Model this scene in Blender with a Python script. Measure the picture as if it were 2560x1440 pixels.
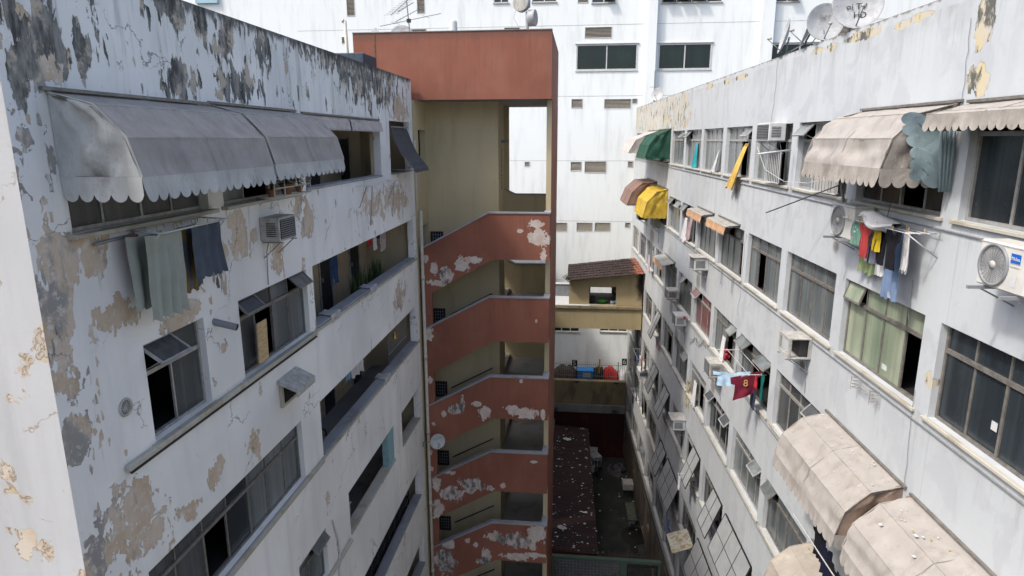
import bpy, math, random
from mathutils import Vector, Matrix, noise as mnoise
random.seed(7)
S = bpy.context.scene
for o in list(bpy.data.objects): bpy.data.objects.remove(o)
COL = S.collection
V = Vector
# ---------------------------------------------------------------- camera
CZ = 22.0
F_PX, PIT, YAW, ROLL, DEL = 1611.04, 0.2264974, 0.1077149, -0.0023438, -0.0520076
_cp, _sp, _cy, _sy = math.cos(PIT), math.sin(PIT), math.cos(YAW), math.sin(YAW)
FWD = V((-_sy*_cp, _cy*_cp, -_sp)); R0 = V((_cy, _sy, 0)); U0 = R0.cross(FWD)
RT = R0*math.cos(ROLL) + U0*math.sin(ROLL); UP = -R0*math.sin(ROLL) + U0*math.cos(ROLL)
CAM = V((0, 0, CZ))
cd = bpy.data.cameras.new('camera'); cam = bpy.data.objects.new('camera', cd); COL.objects.link(cam)
cd.sensor_width = 36; cd.lens = F_PX/2560*36; cd.clip_end = 500; cd.clip_start = 0.1
m3 = Matrix((RT, UP, -FWD)).transposed()
cam.matrix_world = Matrix.Translation(CAM) @ m3.to_4x4()
S.camera = cam
S.render.resolution_x, S.render.resolution_y = 1024, 576
# ---------------------------------------------------------------- world, sun, exposure
SUNV = V((1.0, 0.6, -1.6)).normalized()
W = bpy.data.worlds.new('World'); S.world = W; W.use_nodes = True
wn = W.node_tree; bg = wn.nodes['Background']
sky = wn.nodes.new('ShaderNodeTexSky'); sky.sky_type = 'NISHITA'; sky.sun_disc = False
sky.sun_elevation = math.asin(-SUNV.z); sky.sun_rotation = math.atan2(-SUNV.x, -SUNV.y)
sky.dust_density = 4.0; sky.air_density = 1.0; sky.ozone_density = 1.0
wn.links.new(sky.outputs[0], bg.inputs[0]); bg.inputs[1].default_value = 0.15
sl = bpy.data.lights.new('sun', 'SUN'); sl.energy = 1.5; sl.angle = math.radians(4.5); sl.color = (1, .965, .92)
so = bpy.data.objects.new('sun', sl); COL.objects.link(so)
so.rotation_euler = SUNV.to_track_quat('-Z', 'Y').to_euler()
S.view_settings.view_transform = 'Standard'; S.view_settings.look = 'None'
S.view_settings.exposure = 1.05; S.view_settings.gamma = 1
try:
    S.cycles.max_bounces = 6; S.cycles.diffuse_bounces = 4
except Exception: pass

# ---------------------------------------------------------------- material helper
def srgb(r, g, b):
    f = lambda c: (c/255/12.92 if c/255 <= .04045 else ((c/255+.055)/1.055)**2.4)
    return (f(r), f(g), f(b), 1)
class NT:
    def __init__(s, name):
        s.m = bpy.data.materials.new(name); s.m.use_nodes = True
        s.t = s.m.node_tree; s.b = s.t.nodes['Principled BSDF']
    def n(s, k, **kw):
        x = s.t.nodes.new(k)
        for a, b in kw.items(): setattr(x, a, b)
        return x
    def put(s, inp, v):
        if isinstance(v, bpy.types.NodeSocket): s.t.links.new(v, inp)
        elif v is not None:
            if isinstance(v, (int, float)) and inp.type in ('RGBA',): v = (v, v, v, 1)
            inp.default_value = v
    def math(s, op, a, b=None, c=None, clamp=False):
        x = s.n('ShaderNodeMath', operation=op, use_clamp=clamp)
        for i, v in enumerate((a, b, c)):
            if v is not None: s.put(x.inputs[i], v)
        return x.outputs[0]
    def pos(s): return s.n('ShaderNodeNewGeometry').outputs['Position']
    def obj(s): return s.n('ShaderNodeTexCoord').outputs['Object']
    def scale(s, vec, sc, off=(0, 0, 0)):
        x = s.n('ShaderNodeVectorMath', operation='MULTIPLY_ADD')
        s.put(x.inputs[0], vec); x.inputs[1].default_value = sc; x.inputs[2].default_value = off
        return x.outputs[0]
    def noise(s, vec, scale=1, detail=6, rough=.55, dist=0, col=False):
        x = s.n('ShaderNodeTexNoise'); s.put(x.inputs['Vector'], vec)
        x.inputs['Scale'].default_value = scale; x.inputs['Detail'].default_value = detail
        x.inputs['Roughness'].default_value = rough; x.inputs['Distortion'].default_value = dist
        return x.outputs[1 if col else 0]
    def voro(s, vec, scale, feature='DISTANCE_TO_EDGE'):
        x = s.n('ShaderNodeTexVoronoi', feature=feature); s.put(x.inputs['Vector'], vec); x.inputs['Scale'].default_value = scale
        return x.outputs[0]
    def hard(s, v, k): return s.math('MULTIPLY_ADD', v, k, .5-.5*k)
    def cells(s, pos, sc, warp=.12, wsc=6):
        """positions snapped to irregular cells: breaks a mask into angular flakes"""
        w = s.n('ShaderNodeVectorMath', operation='MULTIPLY_ADD'); s.put(w.inputs[0], s.noise(pos, wsc, 6, .65, col=True)); w.inputs[1].default_value = (warp,)*3; s.put(w.inputs[2], s.scale(pos, sc))
        v = s.n('ShaderNodeTexVoronoi', feature='F1'); s.put(v.inputs['Vector'], w.outputs[0]); v.inputs['Scale'].default_value = 1
        return s.scale(v.outputs['Position'], tuple(1/k for k in sc))
    def wave(s, vec, scale, dist=0, dirn='X', prof='SIN', dscale=1):
        x = s.n('ShaderNodeTexWave', bands_direction=dirn, wave_profile=prof); s.put(x.inputs['Vector'], vec)
        x.inputs['Scale'].default_value = scale; x.inputs['Distortion'].default_value = dist; x.inputs['Detail Scale'].default_value = dscale
        return x.outputs['Fac']
    def step(s, v, lo, hi, a=0., b=1.):
        x = s.n('ShaderNodeMapRange', interpolation_type='SMOOTHSTEP'); s.put(x.inputs[0], v)
        x.inputs[1].default_value = lo; x.inputs[2].default_value = hi; x.inputs[3].default_value = a; x.inputs[4].default_value = b
        return x.outputs[0]
    def mix(s, f, a, b, mode='MIX'):
        x = s.n('ShaderNodeMix', data_type='RGBA', blend_type=mode)
        s.put(x.inputs[0], f); s.put(x.inputs[6], a); s.put(x.inputs[7], b)
        return x.outputs[2]
    def sep(s, v):
        x = s.n('ShaderNodeSeparateXYZ'); s.put(x.inputs[0], v); return x.outputs
    def bump(s, h, dist=.01, strength=1., nrm=None):
        x = s.n('ShaderNodeBump'); s.put(x.inputs['Height'], h); x.inputs['Distance'].default_value = dist
        x.inputs['Strength'].default_value = strength
        if nrm: s.put(x.inputs['Normal'], nrm)
        return x.outputs[0]
    def blobs(s, pos, lst):
        """max over ellipsoids of 1 - distance; lst of (centre, radii)"""
        cur = None
        for c, r in lst:
            v = s.scale(pos, (1/r[0], 1/r[1], 1/r[2]), (-c[0]/r[0], -c[1]/r[1], -c[2]/r[2]))
            l = s.n('ShaderNodeVectorMath', operation='LENGTH'); s.put(l.inputs[0], v)
            cur = l.outputs['Value'] if cur is None else s.math('MINIMUM', cur, l.outputs['Value'])
        return s.math('SUBTRACT', 1.0, s.math('MINIMUM', cur, 1.6))
    def out(s, col=None, rough=.8, nrm=None, metal=0, spec=.3):
        if col is not None: s.put(s.b.inputs['Base Color'], col)
        s.put(s.b.inputs['Roughness'], rough); s.put(s.b.inputs['Metallic'], metal)
        s.b.inputs['Specular IOR Level'].default_value = spec
        if nrm is not None: s.put(s.b.inputs['Normal'], nrm)
        return s.m
_mc = {}
def simple(name, col, rough=.7, var=.25, sc=6., dirt=None, metal=0, bump=.0, spec=.3, stretch=(1, 1, 1)):
    if name in _mc: return _mc[name]
    t = NT(name); p = t.scale(t.obj(), stretch)
    n1 = t.noise(p, sc, 6, .6)
    c2 = tuple(c*(1-var) for c in col[:3])+(1,); c1 = tuple(min(1, c*(1+var*.4)) for c in col[:3])+(1,)
    c = t.mix(t.step(n1, .3, .7), c2, c1)
    if dirt: c = t.mix(t.step(t.noise(p, sc*2.3, 8, .7), .56, .68), c, dirt)
    nr = t.bump(n1, bump) if bump else None
    _mc[name] = t.out(c, rough, nr, metal, spec); return _mc[name]
# ---------------------------------------------------------------- mesh builder
def put_obj(name, me, parent=None, loc=None):
    o = bpy.data.objects.new(name, me); COL.objects.link(o)
    if parent: o.parent = parent
    if loc is not None: o.location = loc
    return o
ROOT = {}
def rootloc(o):
    while o.parent: o = o.parent
    return ROOT.get(o.name, V(o.location))
def tag(o, label=None, cat=None, group=None, kind=None):
    if label: o['label'] = label
    if cat: o['category'] = cat
    if group: o['group'] = group
    if kind: o['kind'] = kind
    return o
def thing(name, label, cat, loc, group=None, kind=None):
    o = bpy.data.objects.new(name, None); COL.objects.link(o); o.location = loc; o.empty_display_size = .2
    ROOT[o.name] = V(loc); return tag(o, label, cat, group, kind)
class MB:
    def __init__(s): s.v = []; s.f = []; s.m = []; s.ms = []; s.sm = []
    def mi(s, m):
        if m not in s.ms: s.ms.append(m)
        return s.ms.index(m)
    def face(s, pts, m, smooth=False):
        i = len(s.v); s.v += [V(p) for p in pts]; s.f.append(tuple(range(i, i+len(pts)))); s.m.append(s.mi(m)); s.sm.append(smooth)
    def idx(s, vs, fs, m, smooth=False):
        i = len(s.v); s.v += [V(p) for p in vs]
        for f in fs: s.f.append(tuple(i+k for k in f)); s.m.append(s.mi(m)); s.sm.append(smooth)
    def box8(s, c, m, smooth=False):
        s.idx(c, [(0, 3, 2, 1), (4, 5, 6, 7), (0, 1, 5, 4), (1, 2, 6, 5), (2, 3, 7, 6), (3, 0, 4, 7)], m, smooth)
    def obox(s, c, ax, ay, az, m, bev=0):
        """box from centre and three half-axis vectors, optionally with chamfered edges"""
        c = V(c); ax, ay, az = V(ax), V(ay), V(az)
        if not bev:
            s.box8([c-ax-ay-az, c+ax-ay-az, c+ax+ay-az, c-ax+ay-az, c-ax-ay+az, c+ax-ay+az, c+ax+ay+az, c-ax+ay+az], m); return
        A = [ax, ay, az]; N = [a.normalized()*min(bev, a.length*.45) for a in A]
        vs = []; key = {}
        for sx in (-1, 1):
            for sy in (-1, 1):
                for sz in (-1, 1):
                    sg = (sx, sy, sz)
                    for k in range(3):
                        p = c.copy()
                        for j in range(3):
                            p = p + sg[j]*(A[j] if j == k else A[j]-N[j])
                        key[(sg, k)] = len(vs); vs.append(p)
        fs = []
        for k in range(3):
            a, b = [j for j in range(3) if j != k]
            for sk in (-1, 1):
                q = []
                for sa, sb in ((-1, -1), (1, -1), (1, 1), (-1, 1)):
                    g = [0]*3; g[k] = sk; g[a] = sa; g[b] = sb; q.append(key[(tuple(g), k)])
                fs.append(tuple(q))
            for sa in (-1, 1):
                for sb in (-1, 1):
                    g1 = [0]*3; g1[a] = sa; g1[b] = sb; g2 = list(g1); g1[k] = -1; g2[k] = 1
                    fs.append((key[(tuple(g1), a)], key[(tuple(g2), a)], key[(tuple(g2), b)], key[(tuple(g1), b)]))
        for sx in (-1, 1):
            for sy in (-1, 1):
                for sz in (-1, 1): fs.append(tuple(key[((sx, sy, sz), k)] for k in range(3)))
        s.idx(vs, fs, m)
    def tube(s, pts, r, m, n=8, cap=True):
        pts = [V(p) for p in pts]; rings = []
        for i, p in enumerate(pts):
            d = (pts[min(i+1, len(pts)-1)]-pts[max(i-1, 0)]).normalized()
            a = d.orthogonal().normalized() if i == 0 else (pa - d*pa.dot(d)).normalized()
            pa = a; b = d.cross(a); rr = r[i] if isinstance(r, (list, tuple)) else r
            rings.append([p+rr*(math.cos(t)*a+math.sin(t)*b) for t in [2*math.pi*k/n for k in range(n)]])
        vs = [q for g in rings for q in g]; fs = []
        for i in range(len(pts)-1):
            for k in range(n): fs.append((i*n+k, i*n+(k+1) % n, (i+1)*n+(k+1) % n, (i+1)*n+k))
        if cap: fs.append(tuple(range(n))[::-1]); fs.append(tuple((len(pts)-1)*n+k for k in range(n)))
        s.idx(vs, fs, m, n > 5)
    def grid(s, fn, nu, nv, m, smooth=True, keep=None):
        vs = [fn(i/nu, j/nv) for j in range(nv+1) for i in range(nu+1)]
        fs = [(j*(nu+1)+i, j*(nu+1)+i+1, (j+1)*(nu+1)+i+1, (j+1)*(nu+1)+i) for j in range(nv) for i in range(nu) if keep is None or keep((i+.5)/nu, (j+.5)/nv)]
        s.idx(vs, fs, m, smooth)
    def lathe(s, o, ax, prof, m, n=24, smooth=True):
        """prof: list of (radius, height along ax)"""
        ax = V(ax).normalized(); a = ax.orthogonal().normalized(); b = ax.cross(a); o = V(o)
        vs = [o+ax*h+r*(math.cos(2*math.pi*k/n)*a+math.sin(2*math.pi*k/n)*b) for r, h in prof for k in range(n)]
        fs = [(i*n+k, i*n+(k+1) % n, (i+1)*n+(k+1) % n, (i+1)*n+k) for i in range(len(prof)-1) for k in range(n)]
        s.idx(vs, fs, m, smooth)
    def build(s, name, parent=None, loc=None):
        me = bpy.data.meshes.new(name)
        if parent is not None: off = rootloc(parent)
        else: off = V(loc) if loc is not None else V((0, 0, 0))
        me.from_pydata([tuple(v-off) for v in s.v], [], s.f)
        for m in s.ms: me.materials.append(m)
        me.polygons.foreach_set('material_index', s.m); me.polygons.foreach_set('use_smooth', s.sm)
        me.update()
        o = put_obj(name, me, parent, None if parent is not None else off)
        return o
# ---------------------------------------------------------------- frames (wall planes): s along, n outward, z up
class FR:
    def __init__(s, o, sd, nd): s.o = V(o); s.s = V(sd).normalized(); s.n = V(nd).normalized()
    def p(s, a, n, z): return s.o + s.s*a + s.n*n + V((0, 0, z+CZ))
    def px(s, u, v, n=0):
        d = FWD*F_PX + RT*(u-1280) - UP*(v-720)
        o = s.o + s.n*n; t = (o-CAM).dot(s.n)/d.dot(s.n) if True else 0
        o2 = V((o.x, o.y, CZ)); t = (o2-CAM).dot(s.n)/d.dot(s.n)
        q = d*t; return (q-V((s.o.x, s.o.y, 0))).dot(s.s), q.z
    def box(s, mb, s0, s1, n0, n1, z0, z1, m, bev=0):
        c = s.p((s0+s1)/2, (n0+n1)/2, (z0+z1)/2)
        mb.obox(c, s.s*(s1-s0)/2, s.n*(n1-n0)/2, V((0, 0, (z1-z0)/2)), m, bev)
DR = V((math.sin(DEL), math.cos(DEL), 0)); NR = V((DR.y, -DR.x, 0))
LF = FR((-5.59, 0, 0), (0, 1, 0), (1, 0, 0))
RF = FR(NR*5.6, DR, -NR)
TF = FR((0, 21.5, 0), (1, 0, 0), (0, -1, 0))      # tower front
GZ = -22.0                                         # ground, relative to the camera
def plane(y): return FR((0, y, 0), (1, 0, 0), (0, -1, 0))
def text(s, size, o, xd, yd, mat, parent, name='lettering', ext=.002):
    cu = bpy.data.curves.new('t', 'FONT'); cu.body = s; cu.size = size; cu.extrude = ext; cu.resolution_u = 2
    cu.align_x = 'CENTER'; cu.align_y = 'CENTER'
    ob = bpy.data.objects.new('t', cu); COL.objects.link(ob)
    bpy.context.view_layer.update()
    me = bpy.data.meshes.new_from_object(ob.evaluated_get(bpy.context.evaluated_depsgraph_get()))
    bpy.data.objects.remove(ob)
    xd, yd = V(xd).normalized(), V(yd).normalized(); zd = xd.cross(yd); off = rootloc(parent) if parent else V((0, 0, 0))
    M = Matrix((xd, yd, zd)).transposed()
    for v in me.vertices: v.co = M @ v.co + V(o) - off
    me.materials.clear(); me.materials.append(mat)
    return put_obj(name, me, parent)
# ---------------------------------------------------------------- materials
def pxblobs(fr, lst, thick=1.5, grow=1.):
    out = []
    for u, v, ru, rv in lst:
        a = fr.px(u, v); b = fr.px(u+ru, v); c = fr.px(u, v+rv)
        rs = max(.05, abs(b[0]-a[0]))*grow; rz = max(.05, abs(c[1]-a[1]))*grow
        if fr is LF: rz = max(.05, math.hypot(c[1]-a[1], 0))*grow; rs = max(.05, abs(b[0]-a[0]))*grow
        P = fr.p(a[0], 0, a[1])
        r = V([abs(fr.s[i])*rs + abs(fr.n[i])*thick for i in range(3)])
        out.append(((P.x, P.y, P.z), (r.x, r.y, rz)))
    return out
def layer_paint(t, pos, base, seed=0, streak=.10, run=.55):
    """old masonry paint: big soft variation, streaks run down, small speckle"""
    a = t.noise(t.scale(pos, (.35, .35, .35), (seed, 0, 0)), 1, 4, .5)
    b = t.noise(t.scale(pos, (2.2, 2.2, .30), (0, seed, 0)), 1, 6, .6)
    c = t.noise(pos, 14, 5, .6)
    dark = tuple(x*(1-streak*1.8) for x in base[:3])+(1,); lite = tuple(min(.9, x*(1+streak*.5)) for x in base[:3])+(1,)
    col = t.mix(t.step(a, .3, .7), dark, lite)
    col = t.mix(t.math('MULTIPLY', t.step(b, .45, .75), run), col, tuple(x*.72 for x in base[:3])+(1,))
    col = t.mix(t.math('MULTIPLY', t.step(c, .5, .8), .25), col, tuple(x*.8 for x in base[:3])+(1,))
    return col
def left_wall_mat():
    t = NT('peeling white paint'); pos = t.pos(); xyz = t.sep(pos)
    col = layer_paint(t, pos, (.755, .745, .72), 3, .09)
    y, z = xyz[1], t.math('SUBTRACT', xyz[2], CZ)
    cp = t.cells(pos, (8., 8., 5.5), .9, 3.2)
    flake = t.math('ADD', t.math('MULTIPLY', t.noise(t.scale(cp, (1.5, 1.5, 1.15)), 1.6, 7, .72), .62), t.math('MULTIPLY', t.noise(t.scale(pos, (1.5, 1.5, 1.15)), 1.6, 9, .66, .25), .38))
    flake = t.hard(flake, 2.1)
    cp2 = t.cells(pos, (22., 22., 10.), .9, 7)
    fine = t.noise(t.scale(cp2, (1, 1, .6), (5, 2, 1)), 4.2, 7, .74)
    # plaster bare of paint
    be = pxblobs(LF, [(235, 640, 42, 55), (600, 590, 38, 75), (745, 525, 20, 45), (690, 650, 30, 80), (560, 650, 22, 60), (470, 780, 80, 60), (300, 790, 80, 60),
        (140, 830, 55, 90), (160, 660, 50, 80), (185, 1100, 32, 70), (250, 1390, 50, 80), (330, 1270, 70, 80), (400, 1330, 70, 80), (480, 1270, 40, 40), (560, 870, 14, 28),
        (652, 970, 9, 26), (930, 510, 46, 50), (990, 500, 40, 60), (775, 560, 22, 70), (870, 660, 26, 36), (1000, 740, 20, 50), (640, 1110, 26, 60), (540, 1180, 30, 50), (820, 1250, 9, 25), (985, 900, 10, 30), (260, 330, 60, 30), (140, 150, 40, 60), (1000, 270, 30, 50)], 1.5, .95)
    bb = t.blobs(pos, be)
    near = t.step(y, 6.0, 7.8, .17, 0.)           # the strip by the corner has lost most of its paint
    low = t.step(z, -7.5, -2.0, -.02, .04)
    val = t.math('ADD', t.math('ADD', flake, near), t.math('ADD', t.math('MULTIPLY', t.math('MAXIMUM', bb, -.25), .36), low))
    m1 = t.step(val, .70, .71)
    m1b = t.step(t.math('ADD', t.math('ADD', t.hard(fine, 1.8), near), t.math('MULTIPLY', t.math('MAXIMUM', bb, -.3), .32)), .715, .725)
    m1 = t.math('MAXIMUM', m1, m1b)
    pl = t.mix(t.step(t.noise(pos, 2.4, 7, .62), .35, .65), (.46, .355, .25, 1), (.54, .455, .37, 1))
    pl = t.mix(t.step(t.math('ADD', t.noise(t.scale(pos, (1, 1, .4), (9, 9, 1)), 1.8, 7, .65), t.step(y, 6.0, 7.4, .10, 0.)), .56, .66), pl, (.27, .26, .245, 1))
    pl = t.mix(t.step(t.noise(pos, 9, 6, .7), .52, .66), pl, (.56, .52, .47, 1))
    # mould on the parapet, dripping from its edge
    cp3 = t.cells(pos, (13., 13., 4.2), .7, 5)
    st = t.math('ADD', t.math('MULTIPLY', t.noise(t.scale(cp3, (4.0, 4.0, 1.5), (2, 7, 3)), 1.25, 7, .72), .62), t.math('MULTIPLY', t.noise(t.scale(pos, (3.6, 3.6, 1.15), (2, 7, 3)), 1.25, 9, .66, .2), .38))
    st = t.hard(st, 2.1)
    par = t.step(z, .40, .62)
    db = t.blobs(pos, pxblobs(LF, [(40, 40, 40, 80), (110, 70, 60, 100), (60, 150, 50, 60), (430, 20, 26, 60), (200, 130, 30, 60), (450, 215, 40, 50), (500, 90, 16, 60), (60, 230, 26, 60), (560, 110, 30, 50), (880, 170, 60, 50), (930, 210, 60, 50), (660, 130, 18, 50), (120, 830, 45, 80), (550, 700, 14, 60), (600, 210, 50, 40)], 1.5, 1.3))
    dv = t.math('ADD', st, t.math('MULTIPLY', t.math('MAXIMUM', db, -.25), .30))
    dv = t.math('ADD', dv, t.math('MULTIPLY', t.step(z, 1.30, 1.95), .12))
    m2 = t.step(t.math('ADD', dv, t.math('MULTIPLY', par, .12)), .715, .727)
    m2 = t.math('MULTIPLY', m2, t.math('MAXIMUM', par, t.step(db, -.1, .2)))
    dk = t.mix(t.step(t.noise(t.scale(pos, (2, 2, .5)), 3.5, 7, .7), .38, .62), (.055, .056, .052, 1), (.25, .24, .22, 1))
    dk = t.mix(t.step(t.noise(pos, 3, 5, .6), .50, .60), dk, (.42, .36, .29, 1))
    rim = t.step(t.math('ADD', t.math('SUBTRACT', z, 1.9), t.math('MULTIPLY', t.noise(t.scale(pos, (3, 3, .8)), 2.5, 8, .7), .65)), .16, .30)
    # hairline cracks
    wob = t.n('ShaderNodeVectorMath', operation='ADD'); t.put(wob.inputs[0], pos); t.put(wob.inputs[1], t.scale(t.noise(pos, 1.6, 5, .6, col=True), (.9, .9, .9)))
    ck = t.step(t.voro(wob.outputs[0], .6), .003, .007, 1, 0)
    ck = t.math('MULTIPLY', ck, t.step(t.noise(pos, .8, 3, .5), .48, .56))
    edge = t.math('MULTIPLY', t.step(val, .67, .69), t.math('SUBTRACT', 1, m1))
    col = t.mix(t.math('MULTIPLY', edge, .35), col, (.66, .67, .70, 1))
    m3 = t.step(t.math('SUBTRACT', t.noise(t.scale(pos, (5, 5, .45), (3, 3, 3)), 1.1, 7, .68), t.step(z, 1.9, -2.5, 0, .12)), .50, .68)
    col = t.mix(t.math('MULTIPLY', m3, .5), col, (.27, .27, .26, 1))
    col = t.mix(m1, col, pl); col = t.mix(m2, col, dk); col = t.mix(t.math('MULTIPLY', rim, .85), col, (.045, .045, .04, 1))
    col = t.mix(t.math('MULTIPLY', ck, .7), col, (.12, .11, .10, 1))
    h = t.math('SUBTRACT', t.math('MULTIPLY', t.noise(pos, 22, 4, .6), .12), t.math('MAXIMUM', m1, m2))
    return t.out(col, .85, t.bump(h, .012, 1.))
def end_wall_mat():
    t = NT('flaking cream white paint'); pos = t.pos()
    col = layer_paint(t, pos, (.54, .535, .52), 8, .07)
    cp = t.cells(pos, (6., 6., 4.5), .9, 3)
    flake = t.math('ADD', t.math('MULTIPLY', t.noise(t.scale(cp, (1.3, 1.3, 1.)), 1.3, 7, .7), .55), t.math('MULTIPLY', t.noise(t.scale(pos, (1.3, 1.3, 1.)), 1.3, 9, .64, .3), .45))
    m = t.step(flake, .565, .572)
    pl = t.mix(t.step(t.noise(pos, 2, 7, .6), .35, .65), (.50, .38, .24, 1), (.60, .52, .42, 1))
    edge = t.math('MULTIPLY', t.step(flake, .548, .560), t.math('SUBTRACT', 1, m))
    col = t.mix(t.math('MULTIPLY', edge, .6), col, (.46, .33, .2, 1))
    wob = t.n('ShaderNodeVectorMath', operation='ADD'); t.put(wob.inputs[0], pos); t.put(wob.inputs[1], t.scale(t.noise(pos, 1.6, 5, .6, col=True), (.8, .8, .8)))
    ck = t.math('MULTIPLY', t.step(t.voro(wob.outputs[0], .8), .003, .008, 1, 0), t.step(t.noise(pos, 1.1, 3, .5), .5, .55))
    col = t.mix(m, col, pl); col = t.mix(t.math('MULTIPLY', ck, .7), col, (.3, .22, .15, 1))
    return t.out(col, .85, t.bump(t.math('SUBTRACT', t.math('MULTIPLY', t.noise(pos, 20, 4, .6), .15), m), .015))
def right_wall_mat():
    t = NT('worn pale paint'); pos = t.pos(); xyz = t.sep(pos); y, z = xyz[1], t.math('SUBTRACT', xyz[2], CZ)
    col = layer_paint(t, pos, (.455, .482, .495), 12, .03, .25)
    patch = t.noise(t.scale(pos, (1, 1, .8), (4, 4, 4)), 1.7, 4, .55, .6)
    col = t.mix(t.math('MULTIPLY', t.step(patch, .50, .60), .6), col, (.385, .40, .42, 1))
    far = t.step(y, 23.5, 25.5)
    cp = t.cells(pos, (12., 12., 6.), .9, 5)
    flake = t.math('ADD', t.math('MULTIPLY', t.noise(t.scale(cp, (2.2, 2.2, 1.0)), 1.9, 7, .72), .6), t.math('MULTIPLY', t.noise(t.scale(pos, (2.2, 2.2, 1.0)), 1.9, 8, .68, .1), .4))
    topb = t.step(z, .35, .5); midb = t.math('MULTIPLY', t.step(y, 25.5, 28.5), t.step(z, -4.2, -3.2))
    bb = t.blobs(pos, pxblobs(RF, [(2465, 40, 16, 120), (2448, 195, 26, 60), (2300, 42, 36, 14), (2260, 62, 26, 12), (2130, 98, 18, 12), (2172, 84, 24, 18), (2042, 128, 12, 10), (2078, 118, 14, 12),
         (1855, 192, 22, 8), (1815, 205, 10, 9), (1775, 216, 7, 8), (2325, 950, 8, 30), (1718, 990, 10, 60), (1735, 1170, 10, 60)], 1.6, 1.2))
    v = t.math('ADD', flake, t.math('MULTIPLY', t.math('MAXIMUM', bb, -.2), .4))
    v = t.math('ADD', v, t.math('MULTIPLY', far, t.math('ADD', t.math('MULTIPLY', topb, .105), t.math('MULTIPLY', midb, .12))))
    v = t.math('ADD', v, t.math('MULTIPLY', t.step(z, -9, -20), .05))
    m = t.step(v, .64, .646)
    pl = t.mix(t.step(t.noise(pos, 3.2, 7, .65), .4, .6), (.50, .43, .27, 1), (.46, .43, .38, 1))
    pl = t.mix(t.step(t.noise(t.scale(pos, (1, 1, .5), (3, 8, 2)), 4.0, 7, .7), .5, .6), pl, (.10, .10, .085, 1))
    low_tone = t.math('MULTIPLY', t.step(z, -7, -21), t.step(t.noise(t.scale(pos, (1.5, 1.5, .3)), 1.4, 6, .65), .25, .75))  # streaky brown-grey tone, stronger towards the foot of the wall
    col = t.mix(t.math('MULTIPLY', low_tone, .75), col, (.30, .28, .25, 1))
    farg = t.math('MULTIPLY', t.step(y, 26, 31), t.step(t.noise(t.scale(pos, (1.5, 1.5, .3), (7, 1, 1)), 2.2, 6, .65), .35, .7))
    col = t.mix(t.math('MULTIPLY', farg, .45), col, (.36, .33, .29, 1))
    zf = t.math('FRACT', t.math('DIVIDE', t.math('ADD', z, 30.09), 2.9))
    drip = t.math('MULTIPLY', t.step(zf, .55, 1.0), t.step(t.noise(t.scale(pos, (6, 6, .35), (1, 5, 2)), 1.3, 6, .68), .50, .72))
    col = t.mix(t.math('MULTIPLY', drip, .42), col, (.22, .205, .18, 1))
    sb = t.blobs(pos, pxblobs(RF, [(1690, 845, 7, 42), (1678, 768, 6, 30), (1782, 965, 8, 34), (1745, 702, 7, 32), (1693, 1090, 7, 30), (1840, 480, 5, 26), (2005, 915, 9, 20), (1606, 965, 6, 26), (1630, 590, 9, 34), (2090, 615, 10, 26)], .6, 1.0))
    sk = t.math('MULTIPLY', t.step(t.math('ADD', sb, t.math('MULTIPLY', t.noise(t.scale(pos, (5, 5, .6), (2, 1, 4)), 1.4, 6, .65), .8)), .45, 1.1), t.step(sb, -.1, .2))
    col = t.mix(t.math('MULTIPLY', sk, .7), col, (.13, .10, .075, 1))
    soft = t.math('MULTIPLY', t.step(zf, .80, 1.0), t.step(t.noise(pos, 1.6, 5, .6), .35, .7)); col = t.mix(t.math('MULTIPLY', soft, .3), col, (.25, .24, .22, 1))
    edge = t.step(t.math('ADD', t.math('SUBTRACT', z, 1.93), t.math('MULTIPLY', t.noise(t.scale(pos, (2, 2, 1)), 2.5, 7, .7), .3)), .13, .17)
    col = t.mix(m, col, pl); col = t.mix(t.math('MULTIPLY', edge, .8), col, (.17, .15, .12, 1))
    jt = t.math('MULTIPLY', t.step(t.math('ABSOLUTE', t.math('SUBTRACT', t.math('FRACT', t.math('DIVIDE', t.math('ADD', y, t.math('MULTIPLY', t.noise(pos, 1.2, 3), .04)), 3.02)), .085)), .0015, .0035, 1, 0), t.step(t.noise(pos, .5, 2), .42, .5))
    col = t.mix(t.math('MULTIPLY', jt, .3), col, (.22, .22, .24, 1))
    h = t.math('SUBTRACT', t.math('MULTIPLY', t.noise(pos, 9, 6, .6), .35), m)
    return t.out(col, .85, t.bump(h, .012))
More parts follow.
